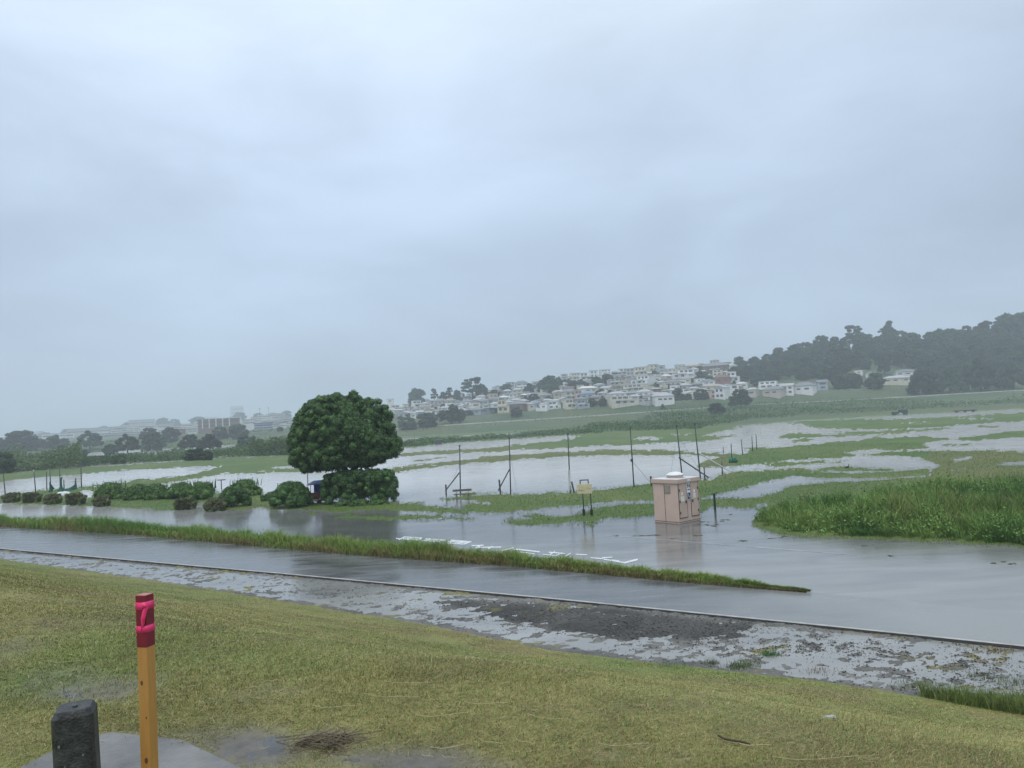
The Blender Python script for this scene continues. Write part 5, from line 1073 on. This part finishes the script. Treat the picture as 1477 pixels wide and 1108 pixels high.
# reed bed on the right
RB = np.array([(1088, 756), (1093, 745), (1112, 738), (1200, 723), (1300, 713), (1400, 708), (1477, 704), (1600, 698), (1600, 796), (1477, 787), (1348, 778), (1266, 776), (1185, 772), (1126, 766)], float)
X0, Y0, a0, b0 = rand_px(4200, 1085, 1600, 696, 798); sd0 = poly_sd(a0, b0, RB); k = sd0 > 0; X0, Y0, a0, b0, sd0 = X0[k], Y0[k], a0[k], b0[k], sd0[k]; nc_ = len(X0)
hc = np.clip(.22+sd0*.05, .18, .95)*(1+.9*fbm(X0*.55, Y0*.55, 4, 71))*rng.uniform(.5, 1.45, nc_)*np.interp(a0, [1090, 1130, 1200, 1290, 1340, 1400, 1477], [.8, .95, .9, 1.15, 1.5, 1.3, 1.1])
kind_ = rng.uniform(0, 1, nc_)+.6*fbm(X0*.3, Y0*.3, 3, 55)
per = 32; ci = np.repeat(np.arange(nc_), per); n = len(ci)
an_ = rng.uniform(0, 6.283, n); rr_ = rng.uniform(0, 1, n)**.7*.16
X = X0[ci]+rr_*np.cos(an_); Yb = Y0[ci]+rr_*np.sin(an_)
ht = np.clip(hc[ci]*rng.uniform(.45, 1.05, n), .08, 1.5)
cbc = lerp((.080, .175, .040), (.23, .34, .09), np.clip(.5+fbm(X0*.5, Y0*.5, 4, 81)*1.2+rng.normal(0, .22, nc_), 0, 1))
cbc = np.where((kind_ > 1.0)[:, None], np.array((.20, .19, .08)), cbc)
cb = cbc[ci]*rng.uniform(.6, 1.45, n)[:, None]
ln_ = np.stack([np.cos(an_), np.sin(an_)], 1)*(ht*rng.uniform(.1, .65, n))[:, None]+np.array([-.06, -.02])
V, Fa, C_ = blades(np.stack([X, Yb, np.zeros(n)], 1), ht, rng.uniform(.014, .040, n), ln_, cb)
k = rng.integers(0, nc_, 26000); wl_ = fbm(X0*.6, Y0*.6, 3, 99)[k] > .02; k = k[wl_]
Pl = np.stack([X0[k]+rng.normal(0, .12, len(k)), Y0[k]+rng.normal(0, .12, len(k)), hc[k]*rng.uniform(.35, 1.0, len(k))], 1); Nl = rng.normal(size=(len(k), 3)); Nl[:, 2] += 1.2
V2, F2 = leaves(Pl, Nl, .055, .55); C2 = np.repeat(np.array((.14, .26, .065))*rng.uniform(.6, 1.4, (len(k), 1)), 4, 0)
Fa = np.concatenate([Fa, F2+len(V)]); V = np.concatenate([V, V2]); C_ = np.concatenate([C_, C2])
tag(npmesh('reed_bed', V, Fa, M_BLADE, col=C_), 'dense green reeds and tall grass at the right edge of the flooded road', 'reeds', kind='stuff')
# tall grass at the toe on the right and weeds in the gravel
n = 16000
X, Yb, a, b = rand_px(n, 1318, 1540, 1000, 1062); k = (b > np.interp(a, [1315, 1330, 1400, 1540], [1030, 1003, 1012, 1022])) & (b < np.interp(a, [1315, 1400, 1540], [1006, 1026, 1052])); X, Yb = X[k], Yb[k]; n = len(X)
zz = ground(X, Yb, False); ht = rng.uniform(.12, .36, n)
cb = lerp((.13, .22, .05), (.22, .25, .09), rng.uniform(0, 1, n))*rng.uniform(.6, 1.3, n)[:, None]
V, Fa, C_ = blades(np.stack([X, Yb, zz], 1), ht, rng.uniform(.006, .013, n), rng.normal(0, .09, (n, 2)), cb)
Vs, Fs, Cs = [V], [Fa], [C_]; off = len(V)
for px, py, r_, k, h_, co in ((960, 972, .45, 420, .24, 0), (940, 968, .3, 160, .16, 0), (1072, 962, .28, 260, .22, 0), (1112, 945, .2, 220, .14, 1), (1058, 966, .3, 120, .15, 0), (1025, 958, .15, 90, .18, 0), (1320, 990, .4, 200, .12, 0), (1410, 975, .3, 120, .1, 0), (1460, 985, .4, 200, .16, 0), (1440, 940, .3, 140, .12, 2), (1420, 934, .5, 120, .1, 2), (620, 890, .5, 200, .06, 2), (1100, 905, .6, 400, .05, 0), (1010, 928, .4, 200, .08, 2), (900, 960, .5, 200, .1, 0), (1180, 968, .35, 120, .1, 2), (820, 950, .5, 180, .08, 0)):
    p = at(px, py); X = p[0]+rng.normal(0, r_*.6, k); Yb = p[1]+rng.normal(0, r_*.4, k)
    base = np.array(((.12, .16, .06), (.06, .16, .045), (.17, .125, .07))[co]); cb = base*rng.uniform(.6, 1.4, (k, 1))
    V, Fa, C_ = blades(np.stack([X, Yb, np.zeros(k)-.01], 1), rng.uniform(.3, 1, k)*h_, np.full(k, .009), rng.normal(0, h_*.35, (k, 2)), cb); Vs.append(V); Fs.append(Fa+off); Cs.append(C_); off += len(V)
tag(npmesh('toe_weeds', np.concatenate(Vs), np.concatenate(Fs), M_BLADE, col=np.concatenate(Cs)), 'weeds and tall grass at the wet foot of the levee slope', 'grass', kind='stuff')
# gravel: pebbles on the verge
n = 90000
X, Yb, a, b = rand_px(n, -30, 1520, 795, 1030)
zz, cl_, *_ = ground(X, Yb); kb = itp(KERB, a); te = itp(TOE, a); tk = (b-kb)/(te-kb)
den = (np.exp(-((tk-.36)/.30)**2)*np.interp(a, [0, 300, 640, 760, 1050, 1477], [.25, .4, .8, 1, .9, .7])+.10)*np.clip(.55+1.3*fbm(X*.8, Yb*.8, 4, 66, .65), 0, 1)
keep = (cl_ == 1) & (rng.uniform(0, 1, n) < den); X, Yb, zz = X[keep], Yb[keep], np.maximum(zz[keep], -.012); n = len(X)
r_ = rng.uniform(.009, .026, n); OV = np.array([(1, 0, 0), (-1, 0, 0), (0, 1, 0), (0, -1, 0), (0, 0, 1), (0, 0, -.6)], float); OF = np.array([(0, 2, 4), (2, 1, 4), (1, 3, 4), (3, 0, 4), (2, 0, 5), (1, 2, 5), (3, 1, 5), (0, 3, 5)])
an = rng.uniform(0, 6.28, n); sc3 = rng.uniform(.6, 1.4, (n, 6, 3)); ov = OV[None]*sc3*r_[:, None, None]*np.array([1.2, 1, .7])
ca, sa = np.cos(an)[:, None], np.sin(an)[:, None]; V = np.stack([ov[..., 0]*ca-ov[..., 1]*sa, ov[..., 0]*sa+ov[..., 1]*ca, ov[..., 2]], -1)+np.stack([X, Yb, zz+.006], 1)[:, None]
tag(npmesh('gravel', V.reshape(-1, 3), (np.arange(n)[:, None, None]*6+OF[None]).reshape(-1, 3), mat('wet_gravel', (.105, .107, .107), (.035, .036, .037), 3, .4, isl=.75)), 'dark wet gravel along the kerb', 'gravel', kind='stuff')
# straw and cut stems lying on the lawn
mb = MB(); pts_ = []
def stem(px, py, ln_, ang, m_, r_=.0019):
    p = at(px, py, 3.3); 
    for it in range(8): p = at(px, py, gz(p[0], p[1])+.03)
    prev = None
    for t in np.linspace(-.5, .5, 5):
        q2 = Vector((p[0]+math.cos(ang+t*.4)*t*ln_*.55, p[1]+math.sin(ang+t*.4)*t*ln_*.55, 0)); q2.z = gz(q2.x, q2.y)+.03+.004*math.sin(t*7)
        if prev is not None: m_.rod(prev, q2, r_, r_*.8, 5)
        prev = q2
rs = random.Random(3)
for px, py, l_, a_ in ((705, 1070, .3, -.6), (755, 1070, .25, -.7), (480, 1020, .5, -.1), (585, 985, .6, -.15), (560, 1005, .7, -.25), (90, 955, .5, -.1), (700, 1015, .5, -.1), (790, 1036, .5, -.4), (900, 1075, .5, -.05), (1090, 1075, .3, -.1), (260, 1040, .14, .6), (1180, 1095, .8, .02), (650, 1078, .4, .1), (640, 1032, .6, .1)): stem(px, py, l_, a_, mb)
for i in range(70): stem(rs.uniform(20, 1460), rs.uniform(945, 1100), rs.uniform(.05, .16), rs.uniform(-.9, .9), mb, .0016)
tag(mb.build('straw', mat('straw', (.48, .42, .24), (.36, .30, .16), 9, .7)), 'pale cut straw lying on the levee grass', 'straw', kind='stuff')
mb = MB()
stem(1056, 1068, .34, -.75, mb, .006)
tag(mb.build('twig', mat('twig', (.07, .05, .035), None, 9, .8)), 'short dark curved twig lying on the levee grass at lower right', 'twig')
p = at(1192, 1042, 2.6)
for it in range(10): p = at(1192, 1042, gz(p[0], p[1])+.03)
mb = MB()
for c_, s_ in (((0, 0, .02), (1.5, .8, .5)), ((.028, .0, .018), (1, .9, .8)), ((-.028, .01, .012), (1.2, .6, .35)), ((-.05, .0, .010), (.8, .4, .3))):
    mb.ball((p[0]+c_[0]*1.5, p[1]+c_[1], p[2]+.012+c_[2]), .021, 2, s_)
for v_ in mb.bm.verts: v_.co += Vector((random.uniform(-1, 1), random.uniform(-1, 1), random.uniform(-1, 1)))*.005
tag(mb.build('litter', mat('litter_white', (.75, .76, .78), (.22, .21, .2), 22, .5)), 'crumpled white piece of litter on the levee grass', 'litter')
mb = MB(); p = at(470, 1072, 3.75)
for i in range(110):
    a_ = random.uniform(0, 3.14); l_ = random.uniform(.05, .13); c_ = (p[0]+random.gauss(0, .10), p[1]+random.gauss(0, .06), gz(p[0], p[1])+random.uniform(.005, .05)); mb.rod((c_[0]-math.cos(a_)*l_, c_[1]-math.sin(a_)*l_*.6, c_[2]), (c_[0]+math.cos(a_)*l_, c_[1]+math.sin(a_)*l_*.6, c_[2]+random.uniform(-.02, .03)), .003, .002, 4)
tag(mb.build('dead_grass_clump', mat('dead_grass', (.17, .135, .08), (.08, .065, .045), 12, .8)), 'dark tangle of dead grass on the muddy shoulder', 'dead grass')

# ------------------------------------------------------------ banks of scrub far off
def scrub(name, polys, n, hrange, ls, m, label, seedn, clump=.06, q=None, zb=None):
    Vs = []
    for P_, cnt_ in polys:
        P_ = np.array(P_, float); lo, hi = P_.min(0), P_.max(0)
        a = rng.uniform(lo[0], hi[0], cnt_*3); b = rng.uniform(lo[1], hi[1], cnt_*3); k = poly_sd(a, b, P_) > 0; a, b = a[k][:cnt_], b[k][:cnt_]
        D = FW[None]+RT[None]*((a-CX)/F)[:, None]+UP[None]*((CY-b)/F)[:, None]; W_ = CAM[None]+D*((-CAMZ)/D[:, 2])[:, None]
        Vs.append(W_)
    P = np.concatenate(Vs); n = len(P); g_ = ground(P[:, 0], P[:, 1], False)
    c1 = np.clip(.55+1.0*fbm(P[:, 0]*clump, P[:, 1]*clump, 4, seedn), .08, 1.3)
    h_ = hrange[0]+(hrange[1]-hrange[0])*c1
    P[:, 2] = np.maximum(g_, 0)+h_*rng.uniform(.02, 1, n)**.85
    Nn = rng.normal(size=(n, 3)); Nn[:, 2] += 1.0; Nn[:, 1] -= .6
    V, Fa = leaves(P, Nn, ls, .7)
    return tag(npmesh(name, V, Fa, m), label, 'scrub', kind='stuff')
M_SCRUB = mat('scrub_leaf', (.092, .160, .050), (.036, .075, .028), .12, .7, isl=.4, spec=.2)
M_SCRUBY = mat('scrub_pale', (.15, .17, .078), (.058, .105, .038), .06, .7, isl=.35, spec=.2)
M_WILLOW = mat('willow_leaf', (.115, .175, .06), (.06, .105, .036), .15, .6, isl=.4, spec=.25)
scrub('bank_scrub', [([(840, 624.5), (868, 617), (930, 611.5), (1010, 604), (1080, 602), (1180, 597), (1280, 592.5), (1400, 590), (1477, 584), (1600, 577), (1600, 579), (1477, 586.5), (1280, 597), (1180, 602.5), (1080, 610), (1016, 616), (1010, 619), (930, 621.5)], 75000)], 0, (.3, 3.0), .26, M_SCRUB, 'dark green scrub along the far water edge', 301, .05)
scrub('levee_scrub', [([(470, 629), (580, 629.5), (655, 625.5), (741, 620.5), (860, 614.5), (930, 610), (1010, 602), (1180, 596), (1477, 582), (1600, 575), (1600, 568), (1477, 574), (1180, 589.5), (930, 602), (860, 605.5), (741, 612), (655, 617), (580, 621), (470, 626)], 75000)], 0, (.1, 1.5), .28, M_SCRUBY, 'mixed scrub on the slope below the pale levee path', 302, .04)
scrub('island_scrub', [([(575, 641), (609, 635), (649, 635), (722, 631), (800, 624), (834, 620.5), (870, 618), (870, 625), (844, 626), (804, 628), (739, 632.5), (649, 638.5), (599, 644.5), (575, 645)], 20000)], 0, (.1, 1.6), .24, M_SCRUB, 'narrow island of scrub in the far flood', 303, .08)
scrub('willow_thicket', [([(-120, 690), (0, 682.5), (60, 678.5), (118, 675), (118, 670), (60, 672), (0, 675), (-120, 681)], 40000)], 0, (1.2, 5.4), .2, M_WILLOW, 'pale green willow thicket at the left edge', 304, .16)
scrub('bank_bushes', [([(112, 674), (200, 668), (334, 659.5), (410, 657), (470, 656), (470, 651), (410, 652), (334, 655), (200, 662), (112, 668)], 34000)], 0, (.3, 2.4), .2, M_SCRUB, 'low dark bushes along the left river bank', 305, .10)
scrub('reed_bank', [([(357, 658.5), (408, 656.5), (470, 655), (470, 651), (408, 653), (362, 655.5)], 22000)], 0, (1.5, 4.2), .2, M_WILLOW, 'bright green reeds on the river bank left of the round tree', 306, .12)
scrub('river_scrub', [([(-60, 663), (60, 658), (180, 651), (250, 648), (330, 643), (420, 637), (470, 634), (470, 630), (420, 633), (330, 639), (180, 647), (60, 654), (-60, 658)], 24000)], 0, (.2, 1.9), .28, M_SCRUB, 'scrub along the far side of the left river', 307, .06)

# ------------------------------------------------------------ rainy air
bm_ = bmesh.new(); bmesh.ops.create_cube(bm_, size=1.0)
for v_ in bm_.verts: v_.co = Vector((v_.co.x*9000, (v_.co.y+.5)*4600-500, (v_.co.z+.5)*97-1.2))
me = bpy.data.meshes.new('haze'); bm_.to_mesh(me); bm_.free()
hm = bpy.data.materials.new('rain_haze'); hm.use_nodes = True; hn = hm.node_tree; hn.nodes.clear()
ho = hn.nodes.new('ShaderNodeOutputMaterial'); pv = hn.nodes.new('ShaderNodeVolumePrincipled'); pv.inputs['Color'].default_value = (.84, .93, 1, 1); pv.inputs['Density'].default_value = .00062
hn.links.new(pv.outputs[0], ho.inputs['Volume']); me.materials.append(hm)
hz_ = bpy.data.objects.new('haze', me); COL.objects.link(hz_); hz_['kind'] = 'stuff'
bpy.context.view_layer.update()
